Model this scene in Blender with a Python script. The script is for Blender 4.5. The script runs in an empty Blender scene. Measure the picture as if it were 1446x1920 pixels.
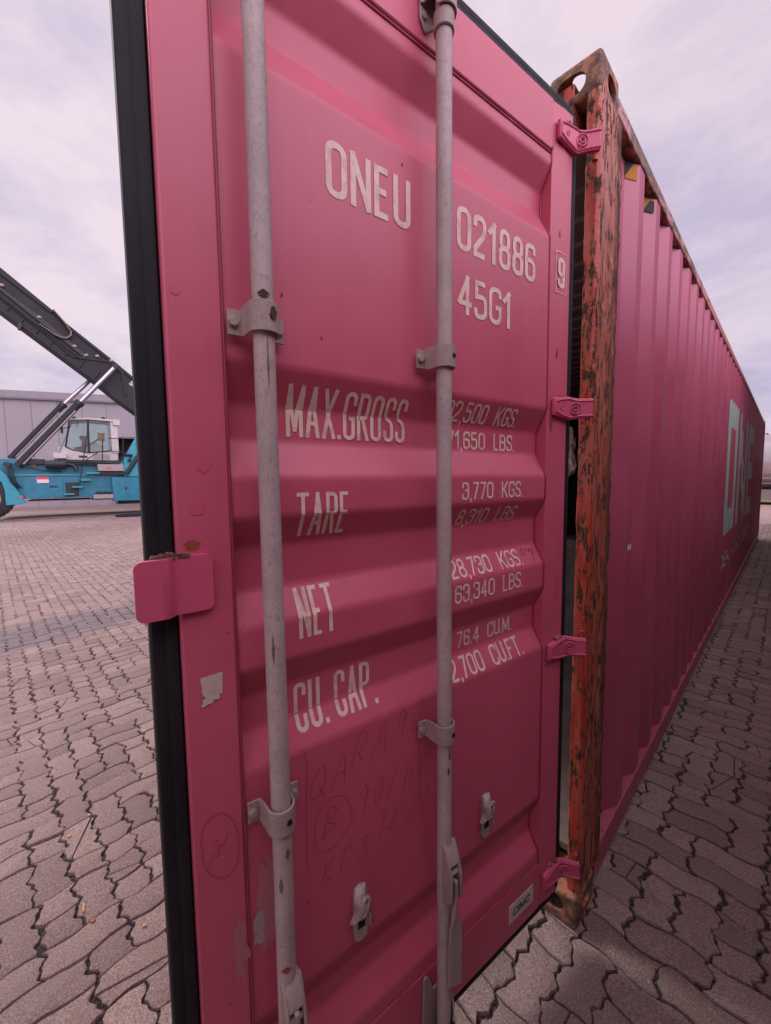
import bpy, bmesh, math, random
from mathutils import Vector, Matrix, noise as mnoise
R = math.radians
random.seed(7)

# ---------------------------------------------------------------- camera, world, sun, exposure
scene = bpy.context.scene
C = scene.collection
CAM = Vector((0.46256, -1.37549, 1.61294))
cr = Vector((0.70496483, 0.70913962, -0.01206606))
cu = Vector((-0.04837006, 0.06504437, 0.99670937))
cf = Vector((-0.70759093, 0.70206141, -0.08015512))
cam_data = bpy.data.cameras.new('camera')
cam = bpy.data.objects.new('camera', cam_data); C.objects.link(cam)
cam.matrix_world = Matrix(((cr.x, cu.x, -cf.x, CAM.x), (cr.y, cu.y, -cf.y, CAM.y), (cr.z, cu.z, -cf.z, CAM.z), (0, 0, 0, 1)))
cam_data.sensor_fit = 'HORIZONTAL'; cam_data.sensor_width = 36; cam_data.lens = 36 * 748.41 / 1446
cam_data.clip_start = 0.02; cam_data.clip_end = 3000
scene.camera = cam

SUN_EL, SUN_AZ = R(50), R(-97)       # azimuth of the sun measured from +Y towards +X
w = bpy.data.worlds.new('World'); scene.world = w; w.use_nodes = True
nt = w.node_tree; nt.nodes.clear()
def WN(t, **k):
    n = nt.nodes.new(t)
    for a, b in k.items(): setattr(n, a, b)
    return n
wo = WN('ShaderNodeOutputWorld'); bg = WN('ShaderNodeBackground'); sky = WN('ShaderNodeTexSky')
sky.sky_type = 'NISHITA'; sky.sun_disc = False; sky.sun_elevation = SUN_EL; sky.sun_rotation = SUN_AZ
tc = WN('ShaderNodeTexCoord'); mp = WN('ShaderNodeMapping'); mp.inputs['Scale'].default_value = (1.0, 1.5, 3.0)
mp.inputs['Rotation'].default_value = (0.12, 0.1, 0.5)
n1 = WN('ShaderNodeTexNoise'); n1.inputs['Scale'].default_value = 2.3; n1.inputs['Detail'].default_value = 9; n1.inputs['Roughness'].default_value = 0.62
n1.inputs['Distortion'].default_value = 0.25
sep = WN('ShaderNodeSeparateXYZ')
rampc = WN('ShaderNodeValToRGB')
e = rampc.color_ramp.elements
e[0].position = 0.36; e[0].color = (5.3, 4.8, 6.8, 1); e[1].position = 0.64; e[1].color = (9.5, 8.1, 8.9, 1)
hr = WN('ShaderNodeMapRange'); hr.inputs['From Min'].default_value = 0.0; hr.inputs['From Max'].default_value = 0.8
mixh = WN('ShaderNodeMix', data_type='RGBA'); mixh.inputs['B'].default_value = (9.5, 7.8, 8.9, 1)
mulh = WN('ShaderNodeMath', operation='MULTIPLY'); mulh.inputs[1].default_value = 0.5
mixs = WN('ShaderNodeMix', data_type='RGBA'); mixs.inputs['Factor'].default_value = 0.93
L = nt.links.new
L(tc.outputs['Generated'], mp.inputs['Vector']); L(mp.outputs[0], n1.inputs['Vector']); L(n1.outputs['Fac'], rampc.inputs['Fac'])
L(tc.outputs['Generated'], sep.inputs[0]); L(sep.outputs['Z'], hr.inputs['Value']); L(hr.outputs[0], mulh.inputs[0]); L(mulh.outputs[0], mixh.inputs['Factor'])
L(rampc.outputs['Color'], mixh.inputs['A'])
L(sky.outputs[0], mixs.inputs['A']); L(mixh.outputs['Result'], mixs.inputs['B'])
# extra sky glow added out of view behind the camera, to brighten the door
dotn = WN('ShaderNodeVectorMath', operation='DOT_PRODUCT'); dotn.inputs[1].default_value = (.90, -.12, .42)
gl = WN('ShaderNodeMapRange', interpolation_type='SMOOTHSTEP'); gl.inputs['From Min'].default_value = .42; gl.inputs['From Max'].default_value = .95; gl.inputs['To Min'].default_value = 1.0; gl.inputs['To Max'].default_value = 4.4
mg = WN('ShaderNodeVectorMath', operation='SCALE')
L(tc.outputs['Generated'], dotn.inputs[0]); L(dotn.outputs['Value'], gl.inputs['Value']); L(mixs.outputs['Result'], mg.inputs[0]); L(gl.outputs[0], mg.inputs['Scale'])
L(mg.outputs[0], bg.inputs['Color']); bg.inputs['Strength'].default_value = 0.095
L(bg.outputs[0], wo.inputs['Surface'])

sl = bpy.data.lights.new('sun', 'SUN'); sl.energy = 2.0; sl.angle = R(14); sl.color = (1.0, 0.93, 0.9)
so = bpy.data.objects.new('sun', sl); C.objects.link(so)
sd = Vector((math.sin(SUN_AZ) * math.cos(SUN_EL), math.cos(SUN_AZ) * math.cos(SUN_EL), math.sin(SUN_EL)))
so.rotation_euler = sd.to_track_quat('Z', 'Y').to_euler()
scene.view_settings.view_transform = 'Standard'; scene.view_settings.look = 'None'
scene.view_settings.exposure = 0.0; scene.view_settings.gamma = 1.0
scene.render.resolution_x = 771; scene.render.resolution_y = 1024

# ---------------------------------------------------------------- materials
class MT:
    def __init__(s, name, col=(.5, .5, .5), rough=.5, metal=0, spec=None):
        s.m = bpy.data.materials.new(name); s.m.use_nodes = True; s.t = s.m.node_tree
        s.b = s.t.nodes['Principled BSDF']
        s.b.inputs['Base Color'].default_value = (*col, 1); s.b.inputs['Roughness'].default_value = rough; s.b.inputs['Metallic'].default_value = metal
        if spec is not None: s.b.inputs['Specular IOR Level'].default_value = spec
        s._tc = None
    def n(s, t, ins={}, **k):
        x = s.t.nodes.new(t)
        for a, b in k.items(): setattr(x, a, b)
        for a, b in ins.items():
            if isinstance(b, bpy.types.NodeSocket): s.t.links.new(b, x.inputs[a])
            else: x.inputs[a].default_value = b
        return x
    def co(s, scale=(1, 1, 1), rot=(0, 0, 0), kind='Object'):
        if s._tc is None: s._tc = s.n('ShaderNodeTexCoord')
        return s.n('ShaderNodeMapping', {'Vector': s._tc.outputs[kind], 'Scale': scale, 'Rotation': rot}).outputs[0]
    def noise(s, vec, scale=5, detail=4, rough=.55, dist=0):
        return s.n('ShaderNodeTexNoise', {'Vector': vec, 'Scale': scale, 'Detail': detail, 'Roughness': rough, 'Distortion': dist}).outputs['Fac']
    def vor(s, vec, scale=5, feat='F1'):
        return s.n('ShaderNodeTexVoronoi', {'Vector': vec, 'Scale': scale}, feature=feat).outputs['Distance']
    def ramp(s, fac, stops, interp='LINEAR'):
        r = s.n('ShaderNodeValToRGB', {'Fac': fac}); r.color_ramp.interpolation = interp
        e = r.color_ramp.elements
        while len(e) < len(stops): e.new(.5)
        for el, (p, c) in zip(e, stops):
            el.position = p; el.color = (*c, 1) if isinstance(c, tuple) else (c, c, c, 1)
        return r.outputs['Color']
    def mix(s, f, a, b, mode='MIX'):
        x = s.n('ShaderNodeMix', data_type='RGBA', blend_type=mode)
        for k, v in (('Factor', f), ('A', a), ('B', b)):
            if isinstance(v, bpy.types.NodeSocket): s.t.links.new(v, x.inputs[k])
            elif k == 'Factor': x.inputs[k].default_value = v
            else: x.inputs[k].default_value = (*v, 1)
        return x.outputs['Result']
    def math(s, op, a, b=0.0, c=None):
        x = s.n('ShaderNodeMath', operation=op)
        for i, v in enumerate((a, b) if c is None else (a, b, c)):
            if isinstance(v, bpy.types.NodeSocket): s.t.links.new(v, x.inputs[i])
            else: x.inputs[i].default_value = v
        return x.outputs[0]
    def set(s, k, v): s.t.links.new(v, s.b.inputs[k])
    def bump(s, h, strength=.3, dist=.01):
        b = s.n('ShaderNodeBump', {'Height': h, 'Strength': strength, 'Distance': dist}); s.t.links.new(b.outputs[0], s.b.inputs['Normal'])

def paint(name, col, col2, rough=.42, rust=True, worn=.75):
    k = MT(name, col, rough)
    v = k.co()
    f = k.noise(v, 2.2, 5, .6)
    c = k.mix(k.ramp(f, [(.35, 0.), (.7, 1.)]), col, col2)
    # chalky vertical wash streaks
    st = k.noise(k.co((9, 9, .9)), 3.0, 5, .6)
    c = k.mix(k.math('MULTIPLY', k.ramp(st, [(.5, 0.), (.8, 1.)]), .22), c, tuple(min(1, x * 1.25 + .03) for x in col))
    if rust:
        sp = k.noise(v, 38, 2, .5)
        big = k.noise(v, 4.0, 3, .6)
        m = k.math('MULTIPLY', k.ramp(sp, [(.755, 0.), (.775, 1.)]), k.ramp(big, [(.48, 0.), (.58, 1.)]))
        c = k.mix(m, c, (.16, .035, .02))
        # pale scuffs
        sc = k.noise(k.co((1, 1, 3.0), (0.5, .9, .3)), 24, 3, .7)
        m2 = k.math('MULTIPLY', k.ramp(sc, [(.70, 0.), (.74, .45)]), k.ramp(big, [(.5, 0.), (.6, 1.)]))
        c = k.mix(m2, c, (.62, .27, .30))
    k.set('Base Color', c)
    k.set('Roughness', k.ramp(f, [(.3, rough - .06), (.75, rough + .14)]))
    # fine scratches
    for rot, sx in (((.2, .9, .35), 5), ((1.1, .1, .7), 7)):
        scr = k.noise(k.co((1, 1, 26), rot), sx, 4, .6)
        c = k.mix(k.math('MULTIPLY', k.ramp(scr, [(.685, 0.), (.705, .35)]), k.ramp(k.noise(v, 3.1, 3, .6), [(.5, 0.), (.62, 1.)])), c, tuple(min(1, x * 1.15 + .07) for x in col))
    k.set('Base Color', c)
    k.bump(k.math('ADD', k.math('MULTIPLY', k.noise(v, 14, 4, .6), .12), k.noise(v, 3.2, 3, .5)), .22, .012)
    return k.m

M = {}
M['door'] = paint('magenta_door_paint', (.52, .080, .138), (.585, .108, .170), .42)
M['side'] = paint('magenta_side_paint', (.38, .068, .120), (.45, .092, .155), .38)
M['hinge'] = paint('pink_hinge_paint', (.60, .095, .19), (.55, .075, .15), .38)
def rusty():
    k = MT('orange_primer_with_rust', (.5, .1, .05), .6)
    v = k.co((1, 1, .13)); v2 = k.co(); vm = k.co((1, 1, .4))
    a = k.noise(v, 62, 5, .65, .5); b = k.noise(v, 15, 4, .6, .5); c0 = k.noise(v2, 5, 5, .65)
    geo = k.n('ShaderNodeSeparateXYZ', {0: k._tc.outputs['Object']})
    base = k.ramp(b, [(.38, (.40, .035, .025)), (.47, (.50, .075, .045)), (.56, (.44, .115, .085)), (.66, (.36, .05, .04))])
    # the side face is more weathered than the narrow front edge
    sidef = k.ramp(geo.outputs['Y'], [(.045, 0.), (.06, 1.)])
    brown = k.ramp(k.noise(vm, 20, 5, .6), [(.35, (.26, .07, .03)), (.5, (.42, .10, .055)), (.65, (.46, .16, .115))])
    base = k.mix(k.math('MULTIPLY', sidef, .75), base, brown)
    flake = k.noise(vm, 44, 6, .7, .3)
    pit = k.noise(v2, 85, 3, .6)
    m = k.ramp(k.math('ADD', k.math('MULTIPLY', a, .55), k.math('MULTIPLY', flake, .45)), [(.548, 0.), (.560, 1.)])
    blot = k.math('MULTIPLY', k.ramp(flake, [(.53, 0.), (.55, 1.)]), k.ramp(c0, [(.47, 0.), (.53, 1.)]))
    edge = k.math('MULTIPLY', k.ramp(geo.outputs['Y'], [(.165, 0.), (.235, 1.)]), k.ramp(k.noise(vm, 24, 4, .6), [(.34, 0.), (.46, 1.)]))
    dots = k.math('MULTIPLY', k.ramp(pit, [(.68, 0.), (.71, 1.)]), sidef)
    m = k.math('MAXIMUM', k.math('MAXIMUM', m, blot), k.math('MAXIMUM', edge, dots))
    dark = k.ramp(k.noise(v2, 60, 4, .6), [(.35, (.022, .010, .007)), (.55, (.075, .028, .012)), (.75, (.19, .065, .022))])
    halo = k.ramp(k.math('ADD', k.math('MULTIPLY', a, .55), k.math('MULTIPLY', flake, .45)), [(.49, 0.), (.535, .8)])
    col = k.mix(halo, base, (.30, .075, .02))
    col = k.mix(m, col, dark)
    k.set('Base Color', col)
    k.set('Roughness', k.ramp(m, [(0., .45), (1., .9)]))
    h = k.math('SUBTRACT', k.math('MULTIPLY', pit, .35), k.math('MULTIPLY', m, .7))
    k.bump(h, .9, .006)
    return k.m
M['rust'] = rusty()
def rusty_cast():
    k = MT('rusted_casting_steel', (.2, .08, .04), .75)
    v = k.co(); a = k.noise(v, 18, 6, .68); b = k.noise(v, 60, 4, .6)
    c = k.ramp(a, [(.33, (.06, .028, .02)), (.47, (.16, .075, .045)), (.55, (.30, .17, .10)), (.585, (.48, .11, .06)), (.62, (.55, .15, .10)), (.65, (.17, .07, .04))])
    k.set('Base Color', c); k.bump(k.math('ADD', a, k.math('MULTIPLY', b, .5)), .7, .006)
    return k.m
M['cast'] = rusty_cast()
def rail_mat():
    k = MT('top_rail_paint_and_rust', (.4, .08, .1), .5)
    v = k.co((1, .35, 1)); a = k.noise(v, 16, 6, .65)
    geo = k.n('ShaderNodeSeparateXYZ', {0: k._tc.outputs['Object']})
    near = k.ramp(k.math('DIVIDE', geo.outputs['Y'], 14.0), [(.07, .0), (.28, 1.)])
    m = k.ramp(k.math('SUBTRACT', a, k.math('MULTIPLY', near, .26)), [(.42, 0.), (.48, 1.)])
    base = k.mix(k.ramp(k.noise(k.co((1, .05, 1)), 3, 3, .5), [(.3, 0.), (.7, 1.)]), (.42, .10, .12), (.46, .21, .19))
    k.set('Base Color', k.mix(m, base, k.ramp(k.noise(k.co(), 50, 4, .6), [(.4, (.05, .03, .02)), (.65, (.26, .12, .07))])))
    k.bump(a, .4, .004); return k.m
M['rail'] = rail_mat()
def galv(name, a, b, spots=(.16, .13, .12)):
    k = MT(name, a, .55, .0)
    v = k.co((1, 1, .5)); v2 = k.co()
    f = k.noise(v2, 9, 5, .65); sp = k.noise(v, 190, 2, .6); g = k.noise(v2, 420, 2, .5)
    c = k.mix(k.ramp(f, [(.35, 0.), (.68, 1.)]), a, b)
    c = k.mix(k.math('MULTIPLY', k.ramp(sp, [(.55, 0.), (.70, 1.)]), .42), c, spots)
    c = k.mix(k.math('MULTIPLY', k.ramp(g, [(.45, 0.), (.7, 1.)]), .3), c, tuple(x * 1.35 for x in b))
    rm = k.math('MULTIPLY', k.ramp(k.noise(v2, 26, 4, .7), [(.69, 0.), (.75, 1.)]), .8)
    c = k.mix(rm, c, (.09, .04, .025))
    k.set('Base Color', c); k.bump(k.math('ADD', sp, k.math('MULTIPLY', f, 2)), .25, .003)
    return k.m
M['galv'] = galv('weathered_galvanised_steel', (.37, .285, .275), (.50, .39, .37))
M['galvd'] = galv('dull_zinc_fitting', (.30, .22, .20), (.42, .32, .29))
def rubber():
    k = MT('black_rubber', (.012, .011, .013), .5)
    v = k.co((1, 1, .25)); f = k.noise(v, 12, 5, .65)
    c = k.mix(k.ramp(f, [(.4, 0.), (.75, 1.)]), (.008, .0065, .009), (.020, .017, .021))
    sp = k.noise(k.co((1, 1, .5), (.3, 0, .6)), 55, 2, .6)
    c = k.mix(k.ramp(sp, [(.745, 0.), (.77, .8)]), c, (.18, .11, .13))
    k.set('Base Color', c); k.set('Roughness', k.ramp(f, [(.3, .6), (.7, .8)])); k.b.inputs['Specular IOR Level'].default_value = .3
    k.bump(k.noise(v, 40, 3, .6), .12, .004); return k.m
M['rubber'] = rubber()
def lettering():
    k = MT('faded_white_lettering', (.66, .5, .46), .6)
    f = k.noise(k.co(), 30, 6, .7)
    k.set('Base Color', k.ramp(f, [(.38, (.62, .40, .34)), (.5, (.79, .56, .47)), (.7, (.84, .62, .53))])); return k.m
M['letter'] = lettering()
M['logo'] = MT('pale_grey_green_logo_film', (.36, .45, .39), .6).m
M['weld'] = MT('dark_weld_sealant', (.30, .03, .06), .5).m
M['pen'] = MT('graphite_scribble', (.40, .060, .115), .6).m
M['penk'] = MT('black_pen', (.05, .02, .04), .6).m
M['black'] = MT('black_hole', (.006, .005, .005), .8).m
M['rustspot'] = MT('dark_rust_spot', (.07, .028, .015), .85).m
M['paper'] = galv('torn_pale_paper', (.55, .42, .38), (.62, .50, .45), (.50, .36, .32))
M['bare'] = galv('bare_scraped_primer', (.42, .12, .155), (.46, .17, .20), (.34, .12, .14))
M['primer'] = galv('grey_primer', (.34, .25, .24), (.42, .32, .30), (.26, .17, .17))
M['navy'] = MT('navy_print', (.02, .035, .13), .5).m
M['yellow'] = MT('yellow_film', (.40, .17, .02), .7, 0, .2).m
M['blackfilm'] = MT('black_film', (.012, .016, .016), .8).m
M['white'] = MT('white_label', (.62, .52, .55), .5).m
def simple(name, col, rough=.5, metal=0., var=.25, sc=6.):
    k = MT(name, col, rough, metal); f = k.noise(k.co(), sc, 5, .6)
    k.set('Base Color', k.mix(k.ramp(f, [(.3, 0.), (.75, 1.)]), tuple(x * (1 - var) for x in col), tuple(x * (1 + var * .5) for x in col)))
    return k.m
M['runmat'] = simple('orange_rust_stain', (.36, .075, .035), .7, 0, .5, 60)
M['barwear'] = simple('dark_zinc_wear', (.17, .125, .12), .55, 0, .4, 50)
M['inside'] = simple('olive_grey_interior_paint', (.20, .18, .155), .6)
M['plywood'] = simple('worn_plywood', (.19, .155, .13), .8, 0, .4, 7)
M['teal'] = simple('turquoise_machine_paint', (.010, .165, .245), .38, 0, .25, 3)
M['teal2'] = simple('light_turquoise_panel_paint', (.022, .26, .33), .4, 0, .15, 3)
M['boom'] = simple('charcoal_machine_paint', (.012, .012, .015), .7, 0, .3, 2)
M['hose'] = MT('black_hose', (.012, .012, .014), .5).m
M['chrome'] = MT('chromed_rod', (.42, .41, .43), .28, 1.).m
M['cabwhite'] = simple('cream_cab_paint', (.46, .41, .40), .45, 0, .12, 3)
M['tyre'] = simple('tyre_rubber', (.02, .018, .019), .75, 0, .4, 8)
def glass():
    k = MT('cab_glass', (.05, .12, .12), .06)
    k.b.inputs['Transmission Weight'].default_value = .96; k.b.inputs['IOR'].default_value = 1.1
    k.b.inputs['Base Color'].default_value = (.80, .93, .91, 1)
    return k.m
M['glass'] = glass()
M['seat'] = simple('dark_red_seat', (.10, .02, .025), .7)
M['red'] = MT('red_print', (.55, .06, .05), .5).m
M['amber'] = MT('amber_lens', (.55, .20, .03), .3).m
M['step'] = simple('grey_machine_metal', (.30, .25, .25), .5, 0, .2, 8)
M['chain'] = MT('brass_chain', (.17, .12, .075), .5, .3).m
def cladding():
    k = MT('grey_wall_cladding', (.30, .27, .30), .5)
    f = k.noise(k.co((.3, .3, .12)), 1.2, 4, .6)
    k.set('Base Color', k.ramp(f, [(.3, (.255, .235, .255)), (.7, (.29, .262, .285))])); return k.m
M['clad'] = cladding()
M['cladtop'] = simple('grey_roof_fascia', (.245, .22, .24), .5, 0, .1, 1)
M['seam'] = MT('dark_panel_joint', (.14, .125, .15), .6).m
M['tank'] = simple('brushed_tank_steel', (.62, .56, .57), .3, .85, .12, 1.5)
def leaf():
    k = MT('foliage', (.05, .07, .03), .6)
    f = k.noise(k.co(), 1.5, 3, .6); k.set('Base Color', k.ramp(f, [(.35, (.035, .05, .025)), (.7, (.10, .11, .05))])); return k.m
M['leaf'] = leaf()
M['bark'] = simple('bark', (.10, .07, .05), .8)
def paver():
    k = MT('concrete_paver', (.3, .22, .22), .85)
    at = k.n('ShaderNodeAttribute', attribute_name='tone'); g = k.n('ShaderNodeNewGeometry')
    v = g.outputs['Position']
    base = k.ramp(at.outputs['Fac'], [(0., (.235, .158, .138)), (.5, (.30, .206, .180)), (1., (.37, .262, .226))])
    agg = k.noise(v, 190, 3, .75)
    c = k.mix(k.ramp(agg, [(.40, .75), (.5, 0.)]), base, (.12, .085, .085))
    c = k.mix(k.ramp(agg, [(.56, 0.), (.66, .6)]), c, (.56, .44, .41))
    big = k.noise(v, 1.1, 5, .6)
    c = k.mix(k.ramp(big, [(.5, 0.), (.72, .35)]), c, (.16, .125, .125))
    # dirt patches
    c = k.mix(k.math('MULTIPLY', k.ramp(k.noise(v, 7, 5, .7), [(.55, 0.), (.75, 1.)]), .4), c, (.17, .125, .115))
    # damp band across the yard on the left
    s = k.n('ShaderNodeSeparateXYZ', {0: v})
    wob = k.math('MULTIPLY', k.math('SUBTRACT', k.noise(v, 1.4, 4, .6), .5), .9)
    d = k.math('ABSOLUTE', k.math('ADD', k.math('ADD', s.outputs['X'], k.math('MULTIPLY', s.outputs['Y'], .12)), k.math('ADD', wob, 5.35)))
    band = k.ramp(k.math('DIVIDE', d, 1.2), [(.28, .62), (.50, 0.)])
    c = k.mix(band, c, (.13, .11, .125))
    k.set('Base Color', c)
    k.bump(k.math('ADD', agg, k.math('MULTIPLY', k.noise(v, 45, 4, .7), 1.2)), .75, .006)
    return k.m
M['paver'] = paver()
def sand():
    k = MT('dark_joint_grit', (.05, .04, .04), .95); g = k.n('ShaderNodeNewGeometry'); v = g.outputs['Position']
    f = k.n('ShaderNodeTexVoronoi', {'Vector': v, 'Scale': 150.}); 
    c = k.ramp(f.outputs['Color'], [(0., (.020, .016, .018)), (.6, (.055, .042, .042)), (.9, (.12, .095, .09)), (1., (.22, .17, .15))])
    mo = k.noise(v, 1.7, 4, .6)
    c = k.mix(k.ramp(mo, [(.63, 0.), (.7, .6)]), c, (.06, .065, .02))
    k.set('Base Color', c); k.bump(f.outputs['Distance'], 1., .01); return k.m
M['sand'] = sand()
def farground():
    k = MT('distant_paving', (.3, .22, .22), .85); g = k.n('ShaderNodeNewGeometry'); v = g.outputs['Position']
    br = k.n('ShaderNodeTexBrick', {'Vector': v, 'Color1': (.28, .194, .17, 1), 'Color2': (.33, .23, .20, 1), 'Mortar': (.14, .10, .10, 1), 'Scale': 1., 'Mortar Size': .008, 'Brick Width': .225, 'Row Height': .115})
    c = k.mix(k.ramp(k.noise(v, .5, 5, .6), [(.45, 0.), (.75, .4)]), br.outputs['Color'], (.17, .13, .13))
    k.set('Base Color', c); return k.m
M['far'] = farground()
M['straw'] = MT('dry_wood_chip', (.55, .27, .10), .7).m
M['leafdry'] = MT('dry_brown_leaf', (.32, .11, .04), .7).m
M['crategrey'] = simple('grey_weathered_timber', (.11, .10, .09), .8, 0, .5, 9)
M['foil'] = MT('white_plastic_film', (.78, .76, .76), .3).m
M['grass'] = simple('yellowed_grass', (.20, .17, .05), .9, 0, .5, 20)

# ---------------------------------------------------------------- mesh helpers
class MB:
    def __init__(s): s.v = []; s.f = []
    def add(s, vs, fs):
        o = len(s.v); s.v += [tuple(x) for x in vs]; s.f += [tuple(i + o for i in f) for f in fs]; return s
    def box(s, a, b):
        (x0, y0, z0), (x1, y1, z1) = a, b
        return s.add([(x0, y0, z0), (x1, y0, z0), (x1, y1, z0), (x0, y1, z0), (x0, y0, z1), (x1, y0, z1), (x1, y1, z1), (x0, y1, z1)],
                     [(0, 3, 2, 1), (4, 5, 6, 7), (0, 1, 5, 4), (1, 2, 6, 5), (2, 3, 7, 6), (3, 0, 4, 7)])
    def prism(s, poly, fn, d0, d1):
        """poly of 2D points, fn(p, d) -> 3D"""
        n = len(poly)
        vs = [fn(p, d0) for p in poly] + [fn(p, d1) for p in poly]
        return s.add(vs, [tuple(range(n - 1, -1, -1)), tuple(range(n, 2 * n))] + [(i, (i + 1) % n, n + (i + 1) % n, n + i) for i in range(n)])
    def tube(s, pts, r, seg=12, caps=True, squash=None):
        pts = [Vector(p) for p in pts]; n = len(pts); rs = r if isinstance(r, (list, tuple)) else [r] * n
        vs = []; up = None
        for i, p in enumerate(pts):
            t = (pts[min(i + 1, n - 1)] - pts[max(i - 1, 0)]).normalized()
            if up is None: up = Vector((0, 0, 1)) if abs(t.z) < .9 else Vector((1, 0, 0))
            a = t.cross(up).normalized(); b = t.cross(a).normalized(); up = -b if False else up
            for j in range(seg):
                q = 2 * math.pi * j / seg; vs.append(p + a * math.cos(q) * rs[i] + b * math.sin(q) * rs[i])
        fs = [(i * seg + j, i * seg + (j + 1) % seg, (i + 1) * seg + (j + 1) % seg, (i + 1) * seg + j) for i in range(n - 1) for j in range(seg)]
        if caps: fs += [tuple(range(seg - 1, -1, -1)), tuple(range((n - 1) * seg, n * seg))]
        return s.add(vs, fs)
    def strip(s, path, z0, z1, th, side=1):
        """upright plate bent along a 2D path (x,y), thickness th to one side; z0,z1 floats or lists"""
        n = len(path); P = [Vector((p[0], p[1])) for p in path]; nr = []
        for i in range(n):
            t = (P[min(i + 1, n - 1)] - P[max(i - 1, 0)]).normalized(); nr.append(Vector((-t.y, t.x)) * side)
        zz0 = z0 if isinstance(z0, (list, tuple)) else [z0] * n; zz1 = z1 if isinstance(z1, (list, tuple)) else [z1] * n
        vs = []
        for i in range(n):
            a = P[i]; b = P[i] + nr[i] * th
            vs += [(a.x, a.y, zz0[i]), (b.x, b.y, zz0[i]), (b.x, b.y, zz1[i]), (a.x, a.y, zz1[i])]
        fs = [(i * 4 + j, i * 4 + (j + 1) % 4, (i + 1) * 4 + (j + 1) % 4, (i + 1) * 4 + j) for i in range(n - 1) for j in range(4)]
        fs += [(3, 2, 1, 0), (n * 4 - 4, n * 4 - 3, n * 4 - 2, n * 4 - 1)]
        return s.add(vs, fs)
    def build(s, name, mat, parent=None, smooth=False, bevel=0, seg=2, angle=40):
        me = bpy.data.meshes.new(name); me.from_pydata(s.v, [], s.f); me.materials.append(M[mat] if isinstance(mat, str) else mat)
        bm = bmesh.new(); bm.from_mesh(me); bmesh.ops.recalc_face_normals(bm, faces=bm.faces); bm.to_mesh(me); bm.free()
        if smooth: me.shade_smooth(); me.set_sharp_from_angle(angle=R(angle))
        o = bpy.data.objects.new(name, me); C.objects.link(o)
        if parent: o.parent = parent
        if bevel:
            md = o.modifiers.new('bevel', 'BEVEL'); md.width = bevel; md.segments = seg; md.limit_method = 'ANGLE'; md.angle_limit = R(35)
            me.shade_smooth(); me.set_sharp_from_angle(angle=R(angle))
            md.harden_normals = False
        return o
def thing(name, label, cat, loc=(0, 0, 0), rz=0, group=None):
    o = bpy.data.objects.new(name, None); C.objects.link(o); o.location = loc; o.rotation_euler = (0, 0, rz)
    o.empty_display_size = .1
    return tag(o, label, cat, group)
def tag(o, label, cat, group=None):
    o['label'] = label; o['category'] = cat
    if group: o['group'] = group
    return o
def struct(o): o['kind'] = 'structure'; return o
def rrect(x0, y0, x1, y1, r, n=5):
    out = []
    for cx, cy, a in ((x1 - r, y1 - r, 0), (x0 + r, y1 - r, 90), (x0 + r, y0 + r, 180), (x1 - r, y0 + r, 270)):
        for i in range(n + 1):
            q = R(a + 90 * i / n); out.append((cx + r * math.cos(q), cy + r * math.sin(q)))
    return out

# ---------------------------------------------------------------- container stroke font
F = {}
def g(ch, w_, *st): F[ch] = (w_, st)
O_ = [(0, 0, 1), (1, 0, 1), (1, 1, 1), (0, 1, 1)]
g('O', 1, (1, O_)); g('0', 1, (1, O_)); g('Q', 1, (1, O_), (0, [(.6, .25), (1.1, -.1)]))
g('N', 1.05, (0, [(0, 0), (0, 1)]), (0, [(1, 0), (1, 1)]), (0, [(0.02, 1), (.98, 0)]))
g('E', .85, (0, [(1, 1), (0, 1), (0, 0), (1, 0)]), (0, [(0, .52), (.85, .52)]))
g('F', .85, (0, [(1, 1), (0, 1), (0, 0)]), (0, [(0, .52), (.85, .52)]))
g('U', 1, (0, [(0, 1), (0, 0, 1), (1, 0, 1), (1, 1)]))
g('2', .95, (0, [(0, .74), (0, 1, 1), (1, 1, 1), (1, .6, 1), (.02, .16), (.02, 0), (1, 0)]))
g('1', .55, (0, [(.75, 0), (.75, 1)]), (0, [(.75, 1.0), (0, .80)]))
g('8', .95, (1, [(0, 0, 1), (1, 0, 1), (1, .52, 1), (0, .52, 1)]), (1, [(.06, .52, 1), (.94, .52, 1), (.94, 1, 1), (.06, 1, 1)]))
g('6', .95, (0, [(1, .76), (1, 1, 1), (0, 1, 1), (0, 0, 1), (1, 0, 1), (1, .56, 1), (0, .56)]))
g('9', .95, (0, [(0, .24), (0, 0, 1), (1, 0, 1), (1, 1, 1), (0, 1, 1), (0, .44, 1), (1, .44)]))
g('4', 1, (0, [(.72, 0), (.72, 1)]), (0, [(.72, 1), (0, .28)]), (0, [(-.05, .26), (1.1, .26)]))
g('5', .95, (0, [(.95, 1), (.06, 1), (.06, .58), (1, .62, 1), (1, 0, 1), (0, 0, 1), (0, .24)]))
g('G', 1, (0, [(1, .76), (1, 1, 1), (0, 1, 1), (0, 0, 1), (1, 0, 1), (1, .46), (.52, .46)]))
g('C', 1, (0, [(1, .72), (1, 1, 1), (0, 1, 1), (0, 0, 1), (1, 0, 1), (1, .28)]))
g('M', 1.3, (0, [(0, 0), (0, 1)]), (0, [(1, 0), (1, 1)]), (0, [(.02, 1), (.5, .12)]), (0, [(.5, .12), (.98, 1)]))
g('W', 1.3, (0, [(0, 1), (.28, 0)]), (0, [(.28, 0), (.5, .9)]), (0, [(.5, .9), (.72, 0)]), (0, [(.72, 0), (1, 1)]))
g('A', 1.05, (0, [(0, 0), (.5, 1)]), (0, [(.5, 1), (1, 0)]), (0, [(.2, .28), (.8, .28)]))
g('X', 1.05, (0, [(0, 0), (1, 1)]), (0, [(0, 1), (1, 0)]))
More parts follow.
